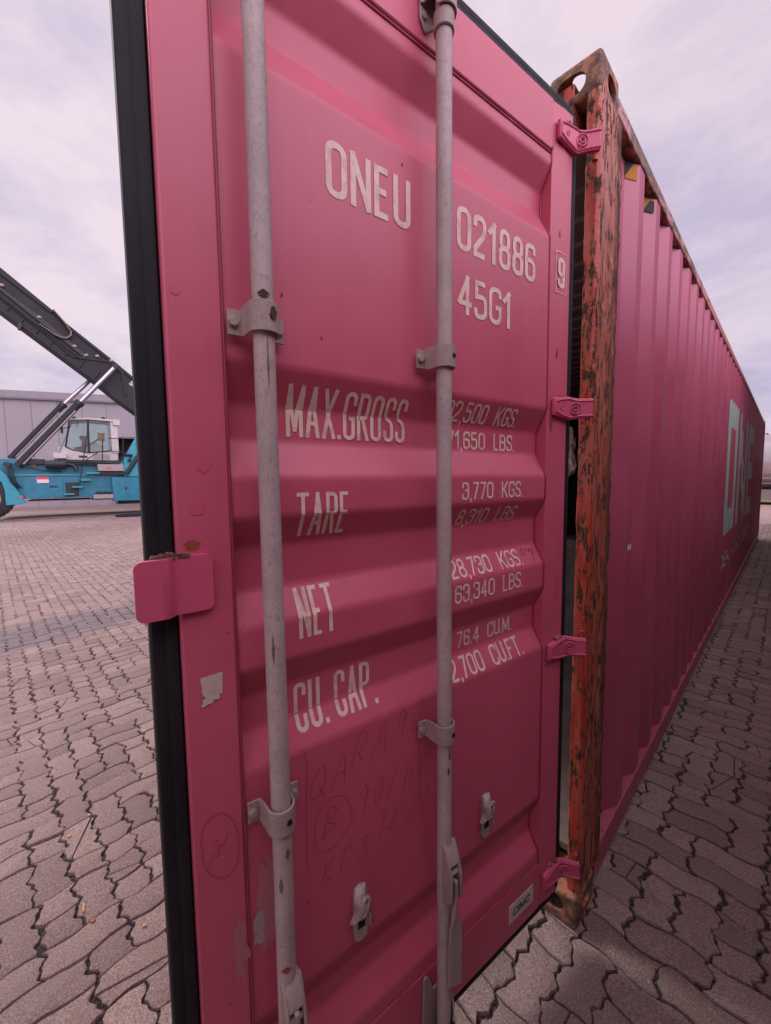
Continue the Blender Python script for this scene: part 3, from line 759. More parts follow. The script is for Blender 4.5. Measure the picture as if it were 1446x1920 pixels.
# --- scraped patch beside the long bar, torn paper label, rust blots
def blob(name, cu_, cz, ru, rz, mat, nf, lift, seed, parent=None, rough=.28, n=40):
    rr = random.Random(seed); pts = []
    for i in range(n):
        t = 2 * math.pi * i / n; q = 1 + rough * mnoise.noise(Vector((math.cos(t) * 2.1, math.sin(t) * 2.1, seed))) * 2 + rr.uniform(-.07, .07)
        pts.append((cu_ + ru * q * math.cos(t), cz + rz * q * math.sin(t)))
    me = MB().add([(p[0], nf(p[1]) + lift, p[1]) for p in pts], [tuple(range(n))])
    return me.build(name, mat, parent or door)
blob('paint_scrape', .982, .815, .026, .095, 'bare', lambda z: PO, .0012, 4)
blob('paint_scrape', 1.003, .775, .011, .036, 'primer', lambda z: PO, .0016, 9)
blob('paint_scrape', 1.038, .76, .012, .060, 'bare', lambda z: 0.0, .0008, 12, rough=.5)
pl = MB().add([(1.0815, .0012, 1.262), (1.0495, .0012, 1.252), (1.048, .0012, 1.291), (1.083, .0012, 1.289)], [(0, 1, 2, 3)]).build('paper_label', 'paper', door)
blob('torn_flap', 1.069, 1.252, .0125, .012, 'paper', lambda z: 0.0, .0022, 21, pl, .5)
for (u, z, a, b, s_) in ((1.0215, .985, .0022, .020, 51), (1.0225, .90, .0016, .03, 52), (1.021, .60, .002, .012, 53), (.060, 1.985, .003, .016, 54), (.082, 1.775, .004, .022, 55), (.103, 2.545, .004, .006, 56), (1.085, 1.512, .012, .009, 57)):
    blob('rust_run', u, z, a, b, 'runmat', lambda z: 0.0, .0006, s_, n=20)
rr = random.Random(5)
for i in range(12):
    u = rr.uniform(.14, .95); z = rr.choice([rr.uniform(.37, .58), rr.uniform(.6, 1.05), rr.uniform(1.85, 2.3)])
    blob('rust_spot', u, z, rr.uniform(.001, .0028), rr.uniform(.0015, .0045), 'rustspot', door_n, .0012 + i * .0001, i, n=10)
for (u, z, a, b, s_) in ((1.0905, 1.905, .006, .008, 31), (1.062, 1.64, .010, .012, 33), (1.075, 1.57, .010, .010, 35), (.055, 2.33, .004, .01, 38)):
    blob('faded_stain', u, z, a, b, 'hinge', lambda z: 0.0, .0008, s_, n=20)

# --- locking bars
BN = .045
def locking_bar(u, zlo, zhi):
    pts = [(u + mnoise.noise(Vector((z * 1.5, u, 0))) * .0012, BN, z) for z in [zlo + (zhi - zlo) * i / 24 for i in range(25)]]
    return MB().tube(pts, .0172, 28).build('locking_bar', 'galv', door, smooth=True, angle=50)
bar1 = locking_bar(.9705, .10, 2.77); bar2 = locking_bar(.5710, .10, 2.77)
def bar_mark(parent, u, z, a, dz, w_, mat):
    # a thin patch hugging the pipe: a = angle round the bar, dz = height, w_ = angular width
    rk = random.Random(int(z * 1000)); vs = []; n_ = 9
    for i in range(n_ + 1):
        zz = z + dz * (i / n_ - .5); ww = w_ * math.sin(math.pi * (i + .5) / (n_ + 1)) * rk.uniform(.5, 1.1)
        for s_ in (-1, -.33, .33, 1):
            q = R(a + ww * s_); cx = u + mnoise.noise(Vector((zz * 1.5, u, 0))) * .0012
            vs.append((cx + math.cos(q) * .01765, BN + math.sin(q) * .01765, zz))
    MB().add(vs, [(i * 4 + j, i * 4 + j + 1, (i + 1) * 4 + j + 1, (i + 1) * 4 + j) for i in range(n_) for j in range(3)]).build('rust_patch', mat, parent, smooth=True)
for (b_, u, z, a, dz, w_, m_) in ((bar1, .9705, 1.905, 75, .016, 34, 'rustspot'), (bar1, .9705, 1.800, 88, .085, 6, 'barwear'), (bar1, .9705, 2.44, 100, .020, 12, 'rustspot'), (bar1, .9705, .955, 100, .022, 16, 'barwear'),
                                  (bar1, .9705, .900, 55, .03, 14, 'barwear'), (bar2, .5710, .97, 95, .03, 18, 'barwear'), (bar2, .5710, 1.44, 110, .018, 10, 'barwear'), (bar1, .9705, .735, 70, .014, 40, 'runmat'), (bar2, .5710, .93, 80, .018, 12, 'rustspot'), (bar1, .9705, 1.33, 60, .05, 9, 'barwear')):
    bar_mark(b_, u, z, a, dz, w_, m_)
def bracket(u, z, parent, h=.034, two=True):
    """omega strap round the bar with two bolted feet, plus a back plate"""
    P = []
    P += [(u + .047, .0055), (u + .026, .0055)]
    P += [(u + .0235, .010), (u + .0215, .022)]
    for i in range(13):
        a = R(-12 + 204 * i / 12); P.append((u + math.cos(a) * .0205, BN + math.sin(a) * .0205))
    P += [(u - .0215, .022), (u - .0235, .010)]
    P += [(u - .026, .0055), (u - .047, .0055)]
    n_ = len(P)
    # feet narrower than the strap
    h0 = [h * (.86 if (p[1] < .012) else 1.0) for p in P]
    mb = MB().strip(P, [z - q for q in h0], [z + q for q in h0], .0045, -1)
    o = mb.build('bar_bracket', 'galvd', door, bevel=.0018)
    for s_ in (1, -1):
        b = MB(); cu_ = u + s_ * .0385
        b.prism([(cu_ + .0085 * math.cos(R(60 * i + 10)), z + .0085 * math.sin(R(60 * i + 10))) for i in range(6)], lambda p, d: (p[0], d, p[1]), .009, .0165)
        b.build('bolt', 'galvd', o, bevel=.0012)
    hb = MB().prism([(u - .006 + .005 * math.cos(R(30 * i)), z + .0055 * math.sin(R(30 * i))) for i in range(12)], lambda p, d: (p[0], d, p[1]), BN + .018, BN + .0256)
    hb.build('rivet_hole', 'black', o)
    return o
for u in (.9705, .5710):
    bracket(u, 1.872 if u > .9 else 1.878, door, .0235); bracket(u, 1.020, door, .0225)
blob('rust_spot', .963, 1.876, .005, .011, 'rustspot', lambda z: BN + .025, .0012, 41, n=24)
# top guide plates of the bars
for u in (.5710, .9705):
    p = [(u + .030, 2.80), (u + .030, 2.578), (u + .018, 2.560), (u + .012, 2.555), (u - .020, 2.585), (u - .030, 2.60), (u - .030, 2.80)]
    gp = MB().prism(p, lambda q, d: (q[0], d, q[1]), .0, .006).build('top_guide_plate', 'galvd', door, bevel=.002)
    P = [(u + .030, .006), (u + .0215, .012)] + [(u + math.cos(R(a)) * .0225, BN + math.sin(R(a)) * .0225) for a in range(0, 181, 15)] + [(u - .0215, .012), (u - .030, .006)]
    MB().strip(P, [2.60] * 3 + [2.562] * 11 + [2.60] * (len(P) - 14), 2.80, .004, -1).build('guide_cap', 'galvd', gp, bevel=.0015)
    MB().tube([(u, BN, 2.528), (u, BN, 2.562)], .0215, 28).build('guide_collar', 'galvd', gp, bevel=.002)
    for (a, b) in ((.021, 2.582), (-.012, 2.612)):
        MB().prism([(u + a + .006 * math.cos(R(30 * i)), b + .007 * math.sin(R(30 * i))) for i in range(12)], lambda q, d: (q[0], d, q[1]), .006 if a > 0 else BN + .019, .0105 if a > 0 else BN + .0272).build('bolt', 'black' if a < 0 else 'galvd', gp)
# handle hubs with folded down handles, bottom guides
def fork(u, ztop, zbot, parent):
    o = MB()
    N = 14; vs = []
    # two cheeks of a clevis standing off the bar
    for s_ in (-1, 1):
        cheek = [(BN - .012, ztop), (BN + .014, ztop + .012), (BN + .026, ztop - .01), (BN + .040, ztop - .055), (BN + .040, zbot + .02), (BN + .026, zbot), (BN - .012, zbot - .01)]
        o.prism(cheek, lambda q, d: (d, q[0], q[1]), u - .004 + s_ * .0155 - .0035, u - .004 + s_ * .0155 + .0035)
    o.prism([(BN - .002, ztop + .018), (BN + .022, ztop), (BN + .034, ztop - .035), (BN + .012, ztop - .03)], lambda q, d: (d, q[0], q[1]), u - .004 - .0155, u - .004 + .0155)
    r = o.build('handle_hub', 'galvd', parent, bevel=.003)
    MB().tube([(u - .022, BN + .028, ztop - .055), (u + .016, BN + .028, ztop - .055)], .0055, 12).build('hub_pin', 'galvd', r, smooth=True)
    return r
fork(.5710, .735, .60, bar2); fork(.9705, .70, .52, bar1)
# handle of the second bar: a flat bar twisted a quarter turn, hanging down along its bar
def handle(u, parent):
    vs = []; N = 30; zt_, zb_ = .665, .385
    for i in range(N + 1):
        t = i / N; z = zt_ + (zb_ - zt_) * t
        tw = R(90) * (1 - min(1, max(0, (t - .12) / .34)) ** 1.0)
        wd = .0135 + .0075 * min(1, max(0, (t - .3) / .3)); th = .0045
        cx = u - .004 - .006 * min(1, t * 2); cy = BN + .030 - .004 * t
        a = Vector((math.cos(tw), math.sin(tw) * .9)); b = Vector((-math.sin(tw), math.cos(tw)))
        for (p, q) in ((-1, -1), (1, -1), (1, 1), (-1, 1)):
            vs.append((cx + a.x * wd * p + b.x * th * q, cy + a.y * wd * p * .8 + b.y * th * q, z - (.018 * (1 - p) * .5 if i == N else 0)))
    fs = [(i * 4 + j, i * 4 + (j + 1) % 4, (i + 1) * 4 + (j + 1) % 4, (i + 1) * 4 + j) for i in range(N) for j in range(4)] + [(0, 1, 2, 3), (4 * N + 3, 4 * N + 2, 4 * N + 1, 4 * N)]
    return MB().add(vs, fs).build('handle', 'galvd', parent, bevel=.002)
handle(.571, bar2); handle(.9705, bar1)
for u in (.5710, .9705):
    p = [(u + .032, .345), (u + .024, .352), (u + .014, .34), (u - .0, .30), (u - .03, .30), (u - .03, .09), (u + .032, .12), (u + .036, .23)]
    gp = MB().prism(p, lambda q, d: (q[0], d, q[1]), .0, .006).build('bottom_guide_plate', 'galvd', door, bevel=.002)
    P = [(u + .030, .006), (u + .0215, .012)] + [(u + math.cos(R(a)) * .0225, BN + math.sin(R(a)) * .0225) for a in range(0, 181, 15)] + [(u - .0215, .012), (u - .030, .006)]
    MB().strip(P, .10, [.20] * 2 + [.215 + .008 * i for i in range(13)] + [.33] * (len(P) - 15), .0045, -1).build('guide_cap', 'galvd', gp, bevel=.0015)
    for zz in (.16, .27): MB().prism([(u - .006 + .0045 * math.cos(R(30 * i)), zz + .006 * math.sin(R(30 * i))) for i in range(12)], lambda q, d: (q[0], d, q[1]), BN + .019, BN + .028).build('rivet_hole', 'black', gp)
# handle retainers with a swivel catch
def retainer(u, z, s=1.):
    P = rrect(u - .0175 * s, z - .068 * s, u + .0175 * s, z + .064 * s, .0165 * s)
    base = MB().prism(P, lambda q, d: (q[0], d, q[1]), PO, PO + .009).build('handle_retainer', 'galvd', door, bevel=.002)
    MB().box((u - .0095, PO + .0085, z - .036), (u + .0085, PO + .0098, z - .006)).build('keyhole', 'black', base)
    # hooked catch over the upper half, swung a little aside
    vs = []; N = 14
    for i in range(N + 1):
        t = i / N; zz = z + .066 * s - t * .072 * s
        nn = .013 + .013 * math.sin(t * math.pi) ** .7; ww = .0155 * s * (1 - .45 * abs(t - .35))
        uu = u + .001 + .016 * t ** 1.5 + .004 * math.sin(t * 7)
        vs += [(uu - ww, PO + nn * .7, zz), (uu - ww * .4, PO + nn + .003, zz), (uu + ww * .5, PO + nn + .004, zz), (uu + ww, PO + nn * .7, zz), (uu + ww * .8, PO + .008, zz), (uu - ww * .8, PO + .008, zz)]
    fs = [(i * 6 + j, i * 6 + (j + 1) % 6, (i + 1) * 6 + (j + 1) % 6, (i + 1) * 6 + j) for i in range(N) for j in range(6)] + [tuple(range(6)), tuple(range(6 * N, 6 * N + 6))]
    c_ = MB().add(vs, fs).build('catch', 'galv', base, smooth=True, angle=50)
    MB().tube([(u + .002 + .010 * math.cos(R(a)) + .006 * math.sin(R(a)) * -1, PO + .026 + .002 * math.sin(R(a)), z + .030 + .024 * math.sin(R(a))) for a in range(0, 361, 20)], .0034, 8).build('catch_loop', 'galv', base, smooth=True)
    MB().prism([(u + .002 + .005 * math.cos(R(30 * i)), z + .030 + .012 * math.sin(R(30 * i))) for i in range(12)], lambda q, d: (q[0], d, q[1]), PO + .022, PO + .0285).build('loop_eye', 'black' if s < 1 else 'galvd', base)
    # right hand lip of the key slot
    MB().prism([(u - .0165, z - .036), (u - .0165, z - .008), (u - .0205, z - .012), (u - .0205, z - .030)], lambda q, d: (q[0], d, q[1]), PO + .004, PO + .018).build('slot_lip', 'galvd', base, bevel=.001)
retainer(.783, .660); retainer(.367, .668, .97)
# --- overlap plate at the free edge
P = [(1.057, .0), (1.118, .0), (1.128, .012), (1.168, .012)]
zl = [(1.408, 1.497), (1.408, 1.497), (1.406, 1.497), (1.405, 1.496)]
mb = MB()
def bent_plate(path, z0, z1, th, rc, nu=30):
    """bent plate with rounded outline, as strips in u"""
    L_ = [0]
    for a, b in zip(path, path[1:]): L_.append(L_[-1] + math.dist(a, b))
    tot = L_[-1]; N = nu; pts = []; zz = []
    for i in range(N + 1):
        t = i / N; s_ = tot * (.5 - .5 * math.cos(math.pi * t))
        k = max(j for j in range(len(L_) - 1) if L_[j] <= s_ + 1e-9); q = (s_ - L_[k]) / (L_[k + 1] - L_[k])
        pts.append((path[k][0] + (path[k + 1][0] - path[k][0]) * q, path[k][1] + (path[k + 1][1] - path[k][1]) * q))
        e_ = min(s_, tot - s_); c = rc - math.sqrt(max(0, rc * rc - (rc - min(e_, rc)) ** 2)); zz.append(c)
    return MB().strip(pts, [z0 + c for c in zz], [z1 - c for c in zz], th, 1)
lp = bent_plate(P, 1.405, 1.497, .010, .012).build('overlap_plate', 'hinge', door, bevel=.002)
mb = MB(); rr = random.Random(2)
for i in range(60):
    u = rr.uniform(1.088, 1.140); z = 1.497; s_ = rr.uniform(.002, .006)
    mb.box((u, rr.uniform(-.012, .006), z - .002), (u + s_, rr.uniform(.006, .012), z + rr.uniform(.001, .008) * (1 - abs(u - 1.115) / .04)))
mb.build('rust_crumbs', 'cast', lp)
# --- hinges
def hinge(z, k):
    path = [(.086, .0), (.050, .0), (.006, .001), (-.012, .004), (-.026, .016), (-.040, .032), (-.056, .050)]
    hh = [.025, .030, .036, .034, .031, .030, .030]
    o = MB().strip(path, [z - h for h in hh], [z + h for h in hh], .0125, -1)
    # strip side: outward (towards +n)
    h = o.build('hinge', 'hinge', door, bevel=.003)
    r = MB(); op = []
    for i, p_ in enumerate(path):
        a_ = Vector(path[max(i - 1, 0)]); b_ = Vector(path[min(i + 1, len(path) - 1)]); t_ = (b_ - a_).normalized()
        op.append((p_[0] + t_.y * .0130, p_[1] - t_.x * .0130))
    for sg_ in (1, -1):
        r.tube([(q_[0] - (.006 if i == 0 else 0), q_[1], z + sg_ * (hh[i] - (.0075 if i else .010))) for i, q_ in enumerate(op)], .0028, 6)
    r.tube([(op[0][0] - .006, op[0][1], z - hh[0] + .010), (op[0][0] - .006, op[0][1], z + hh[0] - .010)], .0028, 6)
    r.build('raised_rim', 'hinge', h, smooth=True)
    # round boss near the bend
    b = MB()
    c = Vector((-.009, .0235, z)); sd_ = Vector((.80, -.60, 0)).normalized()
    for rad in (.0165, .0075):
        pts = [c + sd_ * math.cos(R(a)) * rad + Vector((0, 0, 1)) * math.sin(R(a)) * rad for a in range(0, 361, 20)]
        b.tube(pts, .0024, 6)
    b.build('boss', 'hinge', h, smooth=True)
    c = Vector((.048, .0135, z)); m_ = MB().tube([c + Vector((math.cos(R(a)) * .006, .0, math.sin(R(a)) * .0075)) for a in range(0, 361, 30)], .0011, 6).build('cast_mark', 'hinge', h, smooth=True)
    MB().tube([(-.050, .040, z - .05), (-.050, .040, z + .05)], .008, 16).build('hinge_pin', 'rust', h, smooth=True)
    # dirt on the leaf above
    bp = MB()
    for i in range(16):
        u = rr.uniform(.0, .045); bp.box((u, .0, z + .030), (u + .006, rr.uniform(.006, .012), z + .034 + rr.uniform(.0, .006)))
    bp.build('rust_crumbs', 'cast', h)
for i, z in enumerate((2.600, 1.826, 1.065, .283)): hinge(z, i)
# --- what shows through the gap: wrapped load inside
def crumple(name, c, size, mat, seed):
    bm = bmesh.new(); bmesh.ops.create_icosphere(bm, subdivisions=4, radius=1)
    for v in bm.verts:
        d = mnoise.noise(v.co * 2.2 + Vector((seed, 0, 0))) * .3 + mnoise.noise(v.co * 7 + Vector((seed, 3, 0))) * .16
        v.co = Vector((v.co.x * size[0], v.co.y * size[1], v.co.z * size[2])) * (1 + d)
    me = bpy.data.meshes.new(name); bm.to_mesh(me); bm.free(); me.materials.append(M[mat])
    o = bpy.data.objects.new(name, me); C.objects.link(o); o.location = c; return o
o = crumple('plastic_bundle', (-.99, 2.2, 1.80), (.16, .12, .26), 'foil', 2)
tag(o, 'crumpled white plastic film hanging inside, seen through the hinge gap', 'plastic film')
tag(MB().box((-1.50, 1.9, .168), (-.62, 2.7, 1.12)).build('crate', 'crategrey', bevel=.01), 'tall plywood crate standing inside the container, seen through the hinge gap', 'crate')
tag(MB().prism(rrect(-1.14, 2.0, -.84, 2.3, .04), lambda p, d: (p[0], p[1], d), 1.1205, 1.30).build('plastic_tub', 'blackfilm', bevel=.008), 'small black tub on top of the crate inside the container', 'tub')

# ================================================================ PAVING
def ground_sheet():
    o = MB().add([(-600, -600, -.02), (600, -600, -.02), (600, 900, -.02), (-600, 900, -.02)], [(0, 1, 2, 3)]).build('ground', 'far'); struct(o)
ground_sheet()
XB = -.62
def field(seed, orient, inside, org, nu0, nu1, nv0, nv1, pu, pv):
    """small interlocking stones on a warped grid; v-lines are zigzag and wide, u-lines thin and wavy;
    pu / pv = share of stones two cells long along u / v"""
    W_, Lg = .1125, .1150
    rnd = random.Random(seed); V = []; Fc = []; T = []
    nz = lambda a, b, c: mnoise.noise(Vector((a, b, c)))
    def warp(u, v):
        jv = v / Lg
        z = (.0100 * math.sin(2 * math.pi * u / W_ * 1.0 + 2.4 * math.sin(jv * 1.3)) + .0055 * math.sin(2 * math.pi * u / (W_ * .41) + jv * 2.0)) + .008 * nz(u * 9, jv * .8, seed) + .006 * nz(u * 40, v * 40, seed + 3)
        x = .0085 * math.sin(2 * math.pi * v / (2 * Lg) + .8 * math.sin(u * 9)) + .012 * nz(u * 2.2, v * 2.2, seed + 7) + .0025 * nz(u * 50, v * 50, seed + 8)
        return u + x, v + z
    done = set()
    for j in range(nv0, nv1):
        for i in range(nu0, nu1):
            if (i, j) in done: continue
            wu = wv = 1; q = rnd.random()
            if q < pu and (i + 1, j) not in done: wu = 2
            elif q < pu + pv and (i, j + 1) not in done: wv = 2
            for a in range(wu):
                for b in range(wv): done.add((i + a, j + b))
            u0, u1, v0, v1 = i * W_, (i + wu) * W_, j * Lg, (j + wv) * Lg
            cu_, cv = (u0 + u1) / 2, (v0 + v1) / 2
            x, y = (org[0] + cu_, org[1] + cv) if orient == 'x' else (org[0] + cv, org[1] + cu_)
            if not inside(x, y): continue
            dist = math.hypot(x - CAM.x, y - CAM.y)
            n1_ = 8 if dist < 4.5 else 5 if dist < 9 else 3 if dist < 15 else 2
            g = [rnd.uniform(.0016, .0044), rnd.uniform(.0016, .0044), rnd.uniform(.0030, .0075), rnd.uniform(.0030, .0075)]
            if rnd.random() < .16: g[rnd.randrange(4)] += rnd.uniform(.003, .010)
            a0, a1, b0, b1 = u0 + g[0], u1 - g[1], v0 + g[2], v1 - g[3]
            P = []
            for k in range(n1_ * wv): P.append((a0, b0 + (b1 - b0) * k / (n1_ * wv)))
            for k in range(n1_ * wu): P.append((a0 + (a1 - a0) * k / (n1_ * wu), b1))
            for k in range(n1_ * wv): P.append((a1, b1 + (b0 - b1) * k / (n1_ * wv)))
            for k in range(n1_ * wu): P.append((a1 + (a0 - a1) * k / (n1_ * wu), b0))
            jx, jy, sk = rnd.uniform(-.0014, .0014), rnd.uniform(-.002, .002), rnd.uniform(-.025, .025)
            # knock a corner off now and then
            cut = rnd.random() < .22 and dist < 10; ck = rnd.choice(((a0, b0), (a1, b0), (a1, b1), (a0, b1))); cr_ = rnd.uniform(.008, .022)
            PP = []
            for (a, b) in P:
                if cut:
                    da, db = a - ck[0], b - ck[1]; dd = math.hypot(da, db)
                    if dd < cr_: a += (cu_ - ck[0]) * .55 * (1 - dd / cr_) * cr_ / .05; b += (cv - ck[1]) * .55 * (1 - dd / cr_) * cr_ / .05
                a, b = warp(a, b); PP.append((a + jx + sk * (b - cv), b + jy + sk * (a - cu_) * .6))
            P = PP; polys = [P]
            if rnd.random() < .09 and dist < 9:
                ang = rnd.uniform(-.6, .6) + (math.pi / 2 if rnd.random() < .5 else 0); nx, ny = -math.sin(ang), math.cos(ang); d0 = rnd.uniform(-.03, .03)
                out = []
                for sgn in (1, -1):
                    q = []; m = len(P); gap_ = rnd.uniform(.0008, .002)
                    fd = lambda p: sgn * ((p[0] - cu_) * nx + (p[1] - cv) * ny - d0) - gap_
                    for a in range(m):
                        p0, p1 = P[a], P[(a + 1) % m]; f0, f1 = fd(p0), fd(p1)
                        if f0 >= 0: q.append(p0)
                        if f0 * f1 < 0: t = f0 / (f0 - f1); q.append((p0[0] + t * (p1[0] - p0[0]), p0[1] + t * (p1[1] - p0[1])))
                    if len(q) >= 5: out.append(q)
                if out: polys = out
            tone = min(1, max(0, rnd.gauss(.5, .3)))
            for Q in polys:
                m = len(Q); qx = sum(p[0] for p in Q) / m; qy = sum(p[1] for p in Q) / m
                dz = rnd.uniform(-.0028, .0028); tx, ty = rnd.uniform(-.02, .02), rnd.uniform(-.02, .02)
                rad = max(.02, min(max(abs(p[0] - qx) for p in Q), max(abs(p[1] - qy) for p in Q)))
                o = len(V); rings = ((0, -.018), (0, -.0045), (.0018, -.0012), (.0048, 0)) if dist < 6 else ((0, -.018), (0, -.003), (.004, 0))
                for ins, zz in rings:
                    k = 1 - ins / rad
                    for a, b in Q:
                        pu_, pv_ = qx + (a - qx) * k, qy + (b - qy) * k
                        z = zz + dz + tx * (pu_ - qx) + ty * (pv_ - qy)
                        V.append((org[0] + pu_, org[1] + pv_, z) if orient == 'x' else (org[0] + pv_, org[1] + pu_, z))
                for r_ in range(len(rings) - 1):
                    for a in range(m): Fc.append((o + r_ * m + a, o + r_ * m + (a + 1) % m, o + (r_ + 1) * m + (a + 1) % m, o + (r_ + 1) * m + a))
                Fc.append(tuple(o + (len(rings) - 1) * m + a for a in range(m)))
                T += [tone] * (m * len(rings))
    return V, Fc, T
def inA(x, y):
    if x > XB - .05: return False
    dx = CAM.x - x
    if dx < 0: return False
    if dx > 24: return False
    return -1.375 - 1.3 < y < -1.375 + .33 * dx + 1.6
def inB(x, y): return XB < x < 1.35 and -1.3 < y < 17
def build_paving(V, Fc, T, name):
    me = bpy.data.meshes.new(name); me.from_pydata(V, [], Fc)
    at = me.attributes.new('tone', 'FLOAT', 'POINT'); at.data.foreach_set('value', T)
    me.materials.append(M['paver']); bm = bmesh.new(); bm.from_mesh(me); bmesh.ops.recalc_face_normals(bm, faces=bm.faces); bm.to_mesh(me); bm.free()
    me.shade_smooth(); me.set_sharp_from_angle(angle=R(32))
    o = bpy.data.objects.new(name, me); C.objects.link(o); return struct(o)
V, Fc, T = field(1, 'x', inA, (-24, -1.35), 0, 215, -13, 88, .30, .22)
V2, F2, T2 = field(2, 'y', inB, (.015, -1.35), 0, 166, -7, 12, .20, .34)
build_paving(V, Fc, T, 'paving'); build_paving(V2, F2, T2, 'paving')
struct(MB().add([(-24, -2.6, -.0125), (-.40, -2.6, -.0125), (-.40, -.2, -.0125), (-.40, 1.2, -.0125), (-24, 8.6, -.0125)], [(0, 1, 2, 3, 4)]).build('joint_sand', 'sand'))
struct(MB().add([(-.60, -1.3, -.0118), (1.9, -1.3, -.0118), (1.9, 17, -.0118), (-.60, 17, -.0118)], [(0, 1, 2, 3)]).build('joint_sand', 'sand'))

# litter on the paving
def chip(name, label, cat, x, y, l, w_, rz, mat, group=None):
    o = MB().prism([(-l / 2, -w_ / 2), (l * .4, -w_ / 2 * 1.1), (l / 2, 0), (l * .42, w_ / 2), (-l / 2 * .94, w_ / 2 * .9), (-l / 2 * 1.02, 0)], lambda p, d: (p[0], p[1], d), 0, w_ * .35).build(name, mat, bevel=.0006)
    o.location = (x, y, .003); o.rotation_euler = (0.04, .03, rz); return tag(o, label, cat, group)
chip('wood_splinter', 'pale orange wood splinter lying across a paver joint at lower left', 'splinter', -1.352, -1.222, .042, .0065, R(172), 'straw')
chip('dry_leaf', 'small brown leaf scrap in the gap close to the wood splinter', 'leaf', -1.268, -1.205, .014, .012, R(30), 'leafdry')
chip('dry_leaf', 'orange leaf fragment in a wide joint near the bottom beside the door edge', 'leaf', -1.115, -1.075, .014, .009, R(70), 'straw')
chip('dry_leaf', 'tiny orange leaf bit further up the paving, left of the door edge', 'leaf', -1.78, -1.215, .015, .010, R(110), 'straw')
chip('metal_tab', 'small shiny grey metal tab lying on the pavers', 'metal tab', -1.86, -1.13, .013, .008, R(20), 'galv')

# ================================================================ REACH STACKER (local: x to the right, y away, z up)
DEP = 19.5; SC = 748.41 / DEP
def at_px(px, py, dep):
    d = cf + cr * ((px - 723) / 748.41) - cu * ((py - 960) / 748.41); return CAM + d * dep
fy = at_px(130, 900, 1) - CAM; fy.z = 0; fy.normalize(); fx = Vector((fy.y, -fy.x, 0))
org = at_px(130, 970, DEP); 
rs_ = thing('reach_stacker', 'turquoise container reach stacker with dark raised boom and cream cab', 'reach stacker', (org.x, org.y, 0))
Mx = Matrix(((fx.x, fy.x, 0, org.x), (fx.y, fy.y, 0, org.y), (0, 0, 1, 0), (0, 0, 0, 1)))
rs_.matrix_world = Mx
def S(px, py):
    d = at_px(px, py, 1) - CAM; t = (org - CAM).dot(fy) / d.dot(fy); p = CAM + d * t
    return ((p - org).dot(fx), p.z)
def c8(x, y): return S(x / 5.164, 740 + y / 5.164)
def c1(x, y): return S(x / 3.4286, 440 + y / 3.4286)
XZ = lambda p, d: (p[0], d, p[1])
def plate(name, pts, y0, y1, mat, parent=None, bevel=.02, conv=c8):
    return MB().prism([conv(*p) for p in pts], XZ, y0, y1).build(name, mat, parent or rs_, bevel=bevel)
def boxp(name, x0, y0_, x1, y1_, d0, d1, mat, parent=None, bevel=.015, conv=c8):
    a = conv(x0, y1_); b = conv(x1, y0_)
    return MB().box((a[0], d0, a[1]), (b[0], d1, b[1])).build(name, mat, parent or rs_, bevel=bevel)
def pipe(name, pts, r, mat, parent=None, conv=c8, seg=14):
    return MB().tube([(conv(*p)[0], d, conv(*p)[1]) for p, d in pts], r, seg).build(name, mat, parent or rs_, smooth=True, angle=50)
boxp('chassis', -60, 785, 2300, 1018, .10, 3.6, 'teal')
boxp('upper_deck_beam', -60, 655, 2300, 775, .30, 1.5, 'teal')
boxp('chassis_top_edge', -40, 768, 1330, 786, .03, 1.6, 'teal2', bevel=.005)
boxp('service_door', 230, 795, 605, 1005, .075, .11, 'teal', bevel=.01)
boxp('lower_rail', 250, 1014, 1095, 1034, .02, 3.6, 'step')
boxp('battery_box', 1095, 800, 1400, 1028, -.25, .3, 'teal', bevel=.02)
boxp('battery_box_door', 1225, 812, 1395, 1022, -.262, -.24, 'teal', bevel=.006)
boxp('door_latch', 1208, 892, 1226, 918, -.275, -.24, 'hose', bevel=.003)
boxp('deck', 240, 636, 1180, 672, .0, 2.3, 'hose')
plate('front_fender', [(-60, 700), (0, 722), (60, 770), (255, 1048), (180, 1062), (60, 1075), (48, 930), (20, 850), (-60, 800)], -.12, .05, 'teal2')
boxp('side_marker', 196, 978, 226, 1006, -.135, -.11, 'red', bevel=.004)
boxp('warning_sign', 358, 795, 470, 855, .055, .078, 'white', bevel=.003)
boxp('warning_sign_header', 358, 795, 470, 820, .045, .06, 'red', bevel=.002)
boxp('amber_light', 298, 667, 350, 690, .24, .31, 'amber', bevel=.01)
# wheels
def wheel(px, py, r_px, y0, wd):
    c = S(px, py); r = r_px / SC; prof_ = [(r * .55, 0), (r * .9, 0), (r * .98, wd * .1), (r, wd * .25), (r, wd * .75), (r * .98, wd * .9), (r * .9, wd), (r * .55, wd)]
    N = 48; vs = [(c[0] + a * math.cos(2 * math.pi * i / N), y0 + b, c[1] + a * math.sin(2 * math.pi * i / N)) for i in range(N) for a, b in prof_]; m = len(prof_)
    o = MB().add(vs, [(i * m + j, ((i + 1) % N) * m + j, ((i + 1) % N) * m + j + 1, i * m + j + 1) for i in range(N) for j in range(m - 1)]).build('wheel', 'tyre', rs_, smooth=True)
    t = MB()
    for i in range(30):
        a = 2 * math.pi * i / 30
        for s_ in (0, 1):
            q = [(r * .985, a), (r * 1.025, a), (r * 1.025, a + .11), (r * .985, a + .11)]
            t.prism([(c[0] + p * math.cos(b), c[1] + p * math.sin(b)) for p, b in q], XZ, y0 + wd * (.02 + .5 * s_), y0 + wd * (.48 + .5 * s_))
    t.build('tread', 'tyre', o)
    h = MB().tube([(c[0], y0 + .06, c[1]), (c[0], y0 + wd, c[1])], r * .56, 32); h.build('rim', 'step', o, smooth=True, angle=40)
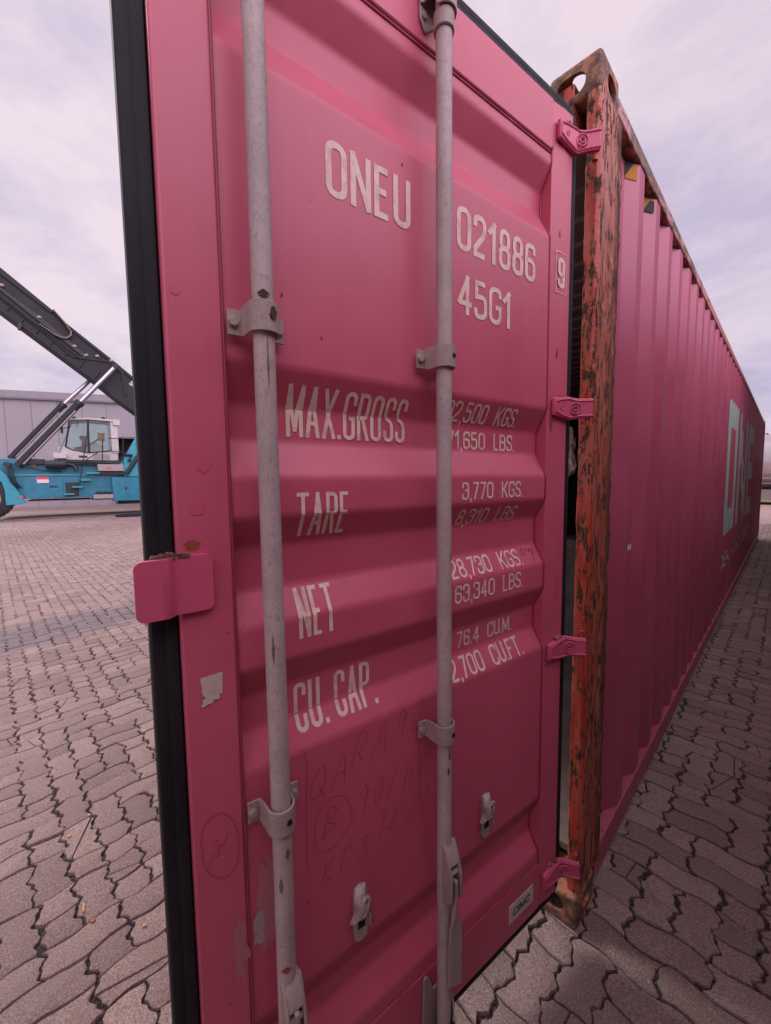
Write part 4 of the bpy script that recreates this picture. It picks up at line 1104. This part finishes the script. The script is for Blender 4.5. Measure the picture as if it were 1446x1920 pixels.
for yy_, wx in ((-.05, -28), (1.4, -110)): wheel(wx, 935, 36.5, yy_, .55); wheel(wx + 470, 945, 36.5, yy_, .55)
# boom
TB = [(-900, -560), (0, 200), (320, 460), (350, 480), (430, 560), (720, 790), (870, 915), (1180, 1190), (1210, 1330), (1100, 1320), (880, 1145), (750, 1050), (590, 920), (430, 800), (150, 590), (0, 470), (-900, -220)]
boom = plate('boom', [(350, 480), (430, 560), (720, 790), (870, 915), (1180, 1190), (1210, 1330), (1100, 1320), (880, 1145), (750, 1050), (590, 920), (430, 800), (150, 590), (-900, -200), (-900, -480), (240, 400)], .35, 1.25, 'boom', bevel=.03, conv=c1)
plate('boom_top_flange', [(-900, -560), (0, 195), (320, 458), (345, 478), (330, 492), (0, 240), (-900, -500)], .28, 1.32, 'boom', boom, .01, c1)
plate('boom_rib', [(-900, -330), (0, 322), (240, 500), (470, 690), (560, 770), (545, 785), (450, 705), (230, 530), (0, 345), (-900, -300)], .28, .37, 'hose', boom, .01, c1)
plate('boom_rib', [(0, 380), (250, 560), (430, 720), (480, 765), (720, 800), (800, 870), (820, 1030), (805, 1035), (780, 880), (700, 812), (470, 780), (240, 590), (0, 400)], .29, .36, 'boom', boom, .006, c1)
plate('boom_top_flange', [(350, 480), (430, 560), (720, 790), (870, 915), (1180, 1190), (1180, 1210), (870, 935), (710, 805), (420, 572), (345, 492)], .28, 1.32, 'boom', boom, .008, c1)
for (x, y) in ((250, 517), (480, 706), (556, 765), (628, 771), (720, 800), (5, 308)):
    pipe('pin', [((x - 8, y), .30), ((x + 8, y), .24)], .06, 'galv', boom, c1)
plate('spreader_lamp', [(105, 568), (118, 545), (135, 548), (140, 570), (128, 595), (108, 592)], .3, .55, 'hose', boom, .01, c1)
# cable carrier
cc = MB(); arc = [(345, 475), (385, 520), (430, 575), (458, 615), (455, 640), (430, 655), (395, 652), (350, 632), (300, 598), (245, 560)]
D = []
for i in range(len(arc) - 1):
    for k in range(4): D.append((arc[i][0] + (arc[i + 1][0] - arc[i][0]) * k / 4, arc[i][1] + (arc[i + 1][1] - arc[i][1]) * k / 4))
for (x, y) in D:
    a = c1(x, y); cc.box((a[0] - .038, .16, a[1] - .038), (a[0] + .032, .30, a[1] + .032))
cc.build('cable_chain', 'chain', boom, bevel=.012)
vs, fs = text_mesh('SM', .42, .24, .2)
th_ = R(-40); me = bpy.data.meshes.new('boom_lettering')
o_ = c1(832, 950)
me.from_pydata([(o_[0] + v[0] * math.cos(th_) - v[1] * math.sin(th_), .345 - .002 * v[2], o_[1] + v[0] * math.sin(th_) + v[1] * math.cos(th_)) for v in vs], [], fs); me.materials.append(M['white'])
o = bpy.data.objects.new('boom_lettering', me); C.objects.link(o); o.parent = boom
# lift cylinders
def ram(pa, pb, pc, y, rb, rr_, conv=c1):
    b = pipe('lift_cylinder', [(pa, y), (pb, y)], rb, 'boom', None, conv, 20)
    a_, b_ = Vector(conv(*pa)), Vector(conv(*pb)); d = (b_ - a_).normalized()
    MB().tube([(b_.x - d.x * .16, y, b_.y - d.y * .16), (b_.x + d.x * .03, y, b_.y + d.y * .03)], rb * 1.22, 20).build('gland_collar', 'hose', b, smooth=True, angle=40)
    pipe('piston_rod', [(pb, y), (pc, y)], rr_, 'chrome', b, conv, 18)
    MB().tube([(a_.x + d.x * .2 + .10, y - rb, a_.y + d.y * .2 - .06), (b_.x - d.x * .5 + .10, y - rb, b_.y - d.y * .5 - .06)], .035, 8).build('hydraulic_pipe', 'step', b, smooth=True)
    return b
ram((112, 1490), (515, 1078), (735, 855), -.02, .165, .115)
ram((38, 1432), (408, 1055), (600, 882), 1.62, .15, .10)
pipe('lift_pin', [((45, 1480), -.25), ((60, 1480), 1.9)], .12, 'hose', None, c1)
pipe('lift_pin', [((738, 850), -.2), ((738, 850), 1.8)], .10, 'hose', None, c1)
for dx in (0, 14, 30):
    pipe('hydraulic_hose', [((50 + dx, 1470), -.2), ((55 + dx, 1530), -.26), ((75 + dx, 1590), -.22), ((110 + dx, 1630), -.05)], .028, 'hose', None, c1, 8)
# cab: shell, glazed sides, seat
cab = plate('cab', [(560, 500), (622, 497), (860, 556), (1090, 548), (1150, 545), (1150, 642), (560, 642)], .25, 1.55, 'cabwhite', None, .02)
plate('cab_roof', [(655, 244), (700, 226), (850, 217), (1085, 238), (1155, 246), (1155, 262), (1085, 256), (850, 236), (690, 240), (660, 256)], .15, 1.65, 'cabwhite', cab, .01)
boxp('rear_pillar', 1088, 250, 1138, 560, .2, 1.6, 'cabwhite', cab)
def frame_bar(p, q, w_, y=.22): 
    return pipe('window_frame', [(p, y), (q, y)], w_, 'hose', cab, c8, 6)
for y in (.24, 1.56):
    for p, q, w_ in (((672, 242), (634, 500), .032), ((672, 242), (850, 234), .025), ((850, 234), (1086, 256), .03), ((855, 236), (866, 560), .035), ((634, 500), (700, 528), .03), ((700, 528), (860, 560), .03), ((866, 560), (1088, 540), .03), ((1084, 256), (1088, 545), .03), ((755, 240), (748, 300), .012)):
        frame_bar(p, q, w_, y)
for pts in ([(672, 244), (850, 238), (862, 556), (700, 525), (636, 498)], [(858, 238), (1084, 258), (1086, 542), (868, 556)]):
    plate('window', pts, .245, .252, 'glass', cab, 0)
    plate('window', pts, 1.55, 1.557, 'glass', cab, 0)
MB().add([(c8(672, 244)[0], .25, c8(672, 244)[1]), (c8(672, 244)[0], 1.55, c8(672, 244)[1]), (c8(636, 498)[0], 1.55, c8(636, 498)[1]), (c8(636, 498)[0], .25, c8(636, 498)[1])], [(0, 1, 2, 3)]).build('windscreen', 'glass', cab)
plate('seat', [(715, 540), (715, 500), (790, 490), (800, 430), (770, 400), (775, 380), (840, 390), (850, 470), (840, 550)], .7, 1.2, 'seat', cab, .03)
plate('control_console', [(880, 560), (880, 450), (930, 440), (960, 470), (1010, 480), (1020, 560)], .6, 1.3, 'step', cab, .02)
boxp('yellow_notice', 965, 345, 1030, 430, 1.4, 1.45, 'yellow', cab, .004)
boxp('cab_vent', 905, 572, 1065, 622, .235, .26, 'step', cab, .01)
boxp('cab_emblem', 765, 588, 848, 608, .235, .26, 'hose', cab, .01)
boxp('rear_lamp', 1098, 240, 1160, 292, .1, .25, 'cabwhite', cab, .01)
pipe('wiper', [((690, 280), .18), ((640, 400), .16), ((570, 560), .2)], .012, 'hose', cab, c8, 6)
plate('windshield_side', [(665, 250), (610, 290), (575, 495), (630, 498)], .24, .25, 'glass', cab, 0)
boxp('side_box', 518, 565, 640, 616, -.1, .4, 'cabwhite')
# muffler with elbow, steps, tool tray, rail
mf = pipe('muffler', [((442, 675), -.1), ((640, 672), -.1)], .23, 'hose', None, c8, 24)
pipe('exhaust_elbow', [((640, 672), -.1), ((690, 678), -.1), ((725, 695), -.12), ((748, 745), -.14)], .085, 'hose', mf, c8, 14)
boxp('step_box', 945, 678, 1186, 740, -.35, .3, 'step')
boxp('step_box_print', 1030, 705, 1070, 718, -.362, -.34, 'red', bevel=.002)
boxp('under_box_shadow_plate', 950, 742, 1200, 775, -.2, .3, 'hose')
for (a, b, c_) in ((620, 720, 955), (700, 800, 885), (780, 878, 818), (832, 960, 752)):
    boxp('step', a, c_, b, c_ + 16, -.3, .12, 'teal2', bevel=.004)
boxp('tool_tray', 905, 962, 1092, 1008, -.32, .1, 'step')
mb = MB(); rq = random.Random(8)
for i in range(12):
    a = c8(rq.uniform(915, 1060), rq.uniform(940, 962)); mb.box((a[0], -.25, a[1] - .06), (a[0] + rq.uniform(.08, .2), .05, a[1] + .03))
mb.build('tray_contents', 'hose', rs_, bevel=.01)
for p, q in (((850, 330), (768, 880)), ((990, 430), (992, 720)), ((820, 640), (950, 560)), ((850, 500), (960, 425)), ((1040, 545), (1190, 556)), ((1190, 420), (1190, 680)), ((1040, 425), (1190, 424)), ((950, 560), (1040, 545))):
    pipe('handrail', [(p, -.12), (q, -.12)], .022, 'hose', None, c8, 8)
for (x, y) in ((990, 725), (766, 885)):
    plate('rail_foot', [(x - 18, y), (x + 18, y), (x + 4, y - 45), (x - 4, y - 45)], -.14, -.1, 'hose', None, .003)
# small fittings that break up the machine's outline
boxp('work_lamp', 700, 208, 735, 228, .2, .34, 'hose', cab, .008)
boxp('work_lamp', 985, 212, 1020, 234, .2, .34, 'hose', cab, .008)
pipe('beacon', [((905, 228), .9), ((905, 200), .9)], .07, 'amber', cab)
pipe('mirror_bracket', [((690, 300), .2), ((600, 330), .05)], .015, 'hose', cab, c8, 6)
boxp('side_mirror', 585, 310, 610, 372, .0, .06, 'hose', cab, .006)
boxp('vent_grille', 640, 850, 760, 985, .085, .1, 'hose')
boxp('grease_streaks', 480, 880, 560, 900, .068, .0745, 'hose', bevel=.002)
for bx in (20, 130, 270, 500, 690, 880, 1060): pipe('bolt_head', [((bx, 1000), .1), ((bx, 1000), .06)], .03, 'step')
boxp('fire_extinguisher', 1060, 690, 1085, 760, -.05, .1, 'red')
boxp('engine_hood', 1190, 600, 1420, 770, .5, 1.6, 'hose')
pipe('hydraulic_hose', [((500, 640), -.05), ((620, 650), -.08), ((860, 655), -.08), ((1100, 664), -.05)], .03, 'hose', None, c8, 8)
pipe('hydraulic_hose', [((160, 655), .0), ((250, 700), -.04), ((420, 735), -.04), ((600, 740), .05)], .028, 'hose', None, c8, 8)
for i in range(7):
    q0, q1 = (40 + i * 95, 470 + i * 74), (75 + i * 95, 425 + i * 74)
    pipe('boom_stiffener', [((q0[0], q0[1]), .33), ((q1[0], q1[1]), .33)], .035, 'hose', boom, c1, 6)
pipe('boom_hose', [((-200, 230), .26), ((60, 430), .25), ((300, 620), .25), ((520, 790), .27)], .032, 'hose', boom, c1, 8)
# counterweight arm on the right
arm = plate('boom_support', [(1155, 690), (1330, 385), (1500, 250), (1700, 240), (1700, 795), (1200, 795)], -.1, .25, 'teal2', None, .03)
plate('support_window', [(1305, 490), (1345, 425), (1420, 400), (1400, 490)], -.115, -.09, 'teal', arm, .005)
pipe('tilt_cylinder', [((1215, 775), -.2), ((1360, 560), -.2)], .10, 'hose', None, c8)
pipe('mirror_arm', [((1200, 580), -.2), ((1270, 590), -.22), ((1245, 650), -.24)], .085, 'hose', None, c8)
boxp('counterweight', 1600, 500, 2300, 1000, -.3, 2.2, 'teal')
pipe('axle', [((-28 * 5.164, 195 * 5.164), -.0), ((-28 * 5.164, 195 * 5.164), 1.6)], .2, 'hose', None, c8)

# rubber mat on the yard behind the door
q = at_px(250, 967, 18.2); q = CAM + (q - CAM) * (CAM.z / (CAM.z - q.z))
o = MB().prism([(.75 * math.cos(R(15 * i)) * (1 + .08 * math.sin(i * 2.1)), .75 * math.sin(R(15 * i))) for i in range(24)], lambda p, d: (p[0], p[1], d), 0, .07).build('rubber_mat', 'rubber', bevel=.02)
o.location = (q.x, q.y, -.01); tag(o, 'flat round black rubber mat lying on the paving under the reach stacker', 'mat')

# ================================================================ HALL
hA = at_px(-60, 900, 27.5); hB = at_px(420, 900, 33.0); hA.z = hB.z = 0
hd = (hB - hA); hl = hd.length; hd.normalize(); ang = math.atan2(hd.y, hd.x)
hall = thing('warehouse', 'long low warehouse clad in grey panels with a dark doorway, behind the reach stacker', 'warehouse', (hA.x, hA.y, 0), ang)
HL = hl; HZ = 8.2
# local x along the facade; local +y side: away from camera
away = 1 if Vector((-hd.y, hd.x, 0)).dot(cf) > 0 else -1
def hb(name, x0, x1, y0, y1, z0, z1, mat, parent=None, bevel=.0):
    a, b = sorted((y0 * away, y1 * away)); return MB().box((x0, a, z0), (x1, b, z1)).build(name, mat, parent or hall, bevel=bevel)
# doorway position: px 221..262
def along(px):
    d = cf + cr * ((px - 723) / 748.41); d.z = 0
    # intersect CAM + t d with hA + s hd
    det = d.x * -hd.y + hd.x * d.y; rx, ry_ = hA.x - CAM.x, hA.y - CAM.y
    return (d.x * ry_ - d.y * rx) / det * 1.0
def isect(px):
    d = cf + cr * ((px - 723) / 748.41)
    a = Matrix(((d.x, -hd.x), (d.y, -hd.y))).inverted() @ Vector((hA.x - CAM.x, hA.y - CAM.y)); return a[1]
g0, g1 = isect(220), isect(300)
hb('wall', 0, g0, 0, .25, -.02, HZ - .55, 'clad'); hb('wall', g1, HL, 0, .25, -.02, HZ - .55, 'clad'); hb('wall', g0, g1, 0, .25, 5.0, HZ - .55, 'clad')
hb('roof', -.4, HL + .2, -.12, 16, HZ - .55, HZ, 'cladtop', bevel=.03)
hb('gutter', -.4, HL + .2, -.2, -.121, HZ - .62, HZ - .5, 'seam')
hb('doorway_interior', g0 - .2, g1 + .2, 1.2, 1.4, -.02, 5.2, 'black')
hb('doorway_frame', g0 - .08, g0, -.05, .26, 0, 5.0, 'seam'); hb('doorway_frame', g0, g1, -.06, .26, 5.0, 5.12, 'seam')
x = isect(22) - 1.5 * 3
while x < HL:
    if x > 0 and not (g0 - .1 < x < g1 + .1): hb('panel_joint', x, x + .03, -.012, 0, 0, HZ - .55, 'seam')
    x += 1.52

# ================================================================ TANK AND TREES FAR RIGHT
tk = thing('storage_tank', 'long horizontal silver metal tank on a low frame beyond the far end of the container', 'tank', (1.4, 30.5, 0), 0)
mb = MB(); prf = [(0, -4.4), (.8, -4.35), (1.3, -4.15), (1.55, -3.8), (1.55, 3.8), (1.3, 4.15), (.8, 4.35), (0, 4.4)]
N = 48; vs = [(b, a * math.cos(2 * math.pi * i / N), 2.38 + a * math.sin(2 * math.pi * i / N)) for i in range(N) for a, b in prf]; m = len(prf)
mb.add(vs, [(i * m + j, ((i + 1) % N) * m + j, ((i + 1) % N) * m + j + 1, i * m + j + 1) for i in range(N) for j in range(m - 1)]).build('tank_shell', 'tank', tk, smooth=True, angle=50)
for z in (1.15, 1.42): MB().box((-4.2, -1.62, z), (4.2, -1.5, z + .05)).build('side_rail', 'step', tk)
MB().box((-4.3, -1.3, .25), (4.3, 1.3, .82)).build('base_frame', 'step', tk, bevel=.03)
for x in (-3.5, 0, 3.5): MB().box((x - .15, -1.2, -.02), (x + .15, 1.2, .25)).build('foot', 'hose', tk)
o = struct(MB().add([(-30, 29.8, .0), (30, 29.8, .0), (30, 90, .0), (-30, 90, .0)], [(0, 1, 2, 3)]).build('grass_verge', 'grass'))
o.location.z = .004
def tree(x, y, h, w_, seed, label):
    t = thing('broadleaf_tree', label, 'tree', (x, y, 0), 0, 'trees beyond the tank')
    rt = random.Random(seed)
    tr = MB().tube([(0, 0, 0), (.1, 0, h * .3), (0, .1, h * .6)], [.3, .22, .1], 10)
    for i in range(6):
        a = rt.uniform(0, 6.28); tr.tube([(0.05, 0, h * .3), (math.cos(a) * w_ * .3, math.sin(a) * w_ * .3, h * .6)], [.12, .04], 6)
    tr.build('trunk', 'bark', t, smooth=True)
    cl = MB(); cs = [(rt.gauss(0, w_ * .28), rt.gauss(0, w_ * .28), h * .62 + rt.gauss(0, h * .14), rt.uniform(.5, 1.1)) for i in range(16)]
    for i in range(2600):
        c_ = rt.choice(cs); d = Vector((rt.gauss(0, 1), rt.gauss(0, 1), rt.gauss(0, 1))).normalized() * c_[3] * rt.uniform(.5, 1.1) * w_ * .2
        p = Vector(c_[:3]) + d; a = Vector((rt.gauss(0, 1), rt.gauss(0, 1), rt.gauss(0, 1))).normalized() * .16; b = a.cross(Vector((rt.gauss(0, 1), rt.gauss(0, 1), rt.gauss(0, 1)))).normalized() * .10
        cl.add([p - a, p + b, p + a, p - b], [(0, 1, 2, 3)])
    cl.build('crown', 'leaf', t)
tree(-.9, 52, 5.6, 5, 1, 'dark leafy tree just showing over the right end of the silver tank')
tree(2.8, 55, 6.0, 5, 2, 'second dark leafy tree, standing further right behind the silver tank')

# ================================================================ unseen containers added right of the camera to block light
def plain_container(x, y, z, mat, label):
    t = thing('blocker_container', label, 'shipping container', (x, y, z), 0, 'unseen containers added to darken the alley')
    p = [(yy - Y0, o_) for yy, o_ in spts]; n_ = len(p)
    for flip, sx in ((True, 0.0), (False, WID)):
        f = (lambda o: sx + o) if not flip else (lambda o: sx - o)
        mb = MB(); mb.add([(f(o_), yy, .15) for yy, o_ in p] + [(f(o_), yy, 2.83) for yy, o_ in p], [(i, i + 1, n_ + i + 1, n_ + i) for i in range(n_ - 1)]); mb.build('side_wall', mat, t)
    for xx in (0, WID - .16):
        for yy in (0, LEN - .178): MB().box((xx, yy, 0), (xx + .16, yy + .178, HT)).build('corner_post', mat, t, bevel=.01)
        MB().box((xx, .178, .03), (xx + .16, LEN - .178, .15)).build('bottom_rail', mat, t); MB().box((xx, .178, 2.83), (xx + .16, LEN - .178, 2.885)).build('top_rail', mat, t)
    MB().box((.16, 0.03, .1), (WID - .16, .07, 2.87)).build('end_wall', mat, t); MB().box((.16, LEN - .07, .1), (WID - .16, LEN - .03, 2.87)).build('end_wall', mat, t)
    MB().box((.12, .1, 2.86), (WID - .12, LEN - .1, 2.87)).build('roof', mat, t)
M['grey'] = simple('dark_grey_container_paint', (.09, .05, .055), .5)
plain_container(1.3, -7.2, 0, 'grey', 'unseen dark container added to block light, beginning behind the camera')
plain_container(1.3, 5.1, 0, 'grey', 'unseen dark container added to block light beside the far half of the magenta container')
plain_container(1.3, 5.1, HT + .01, 'grey', 'unseen dark container added on top of the farther one to block more light')
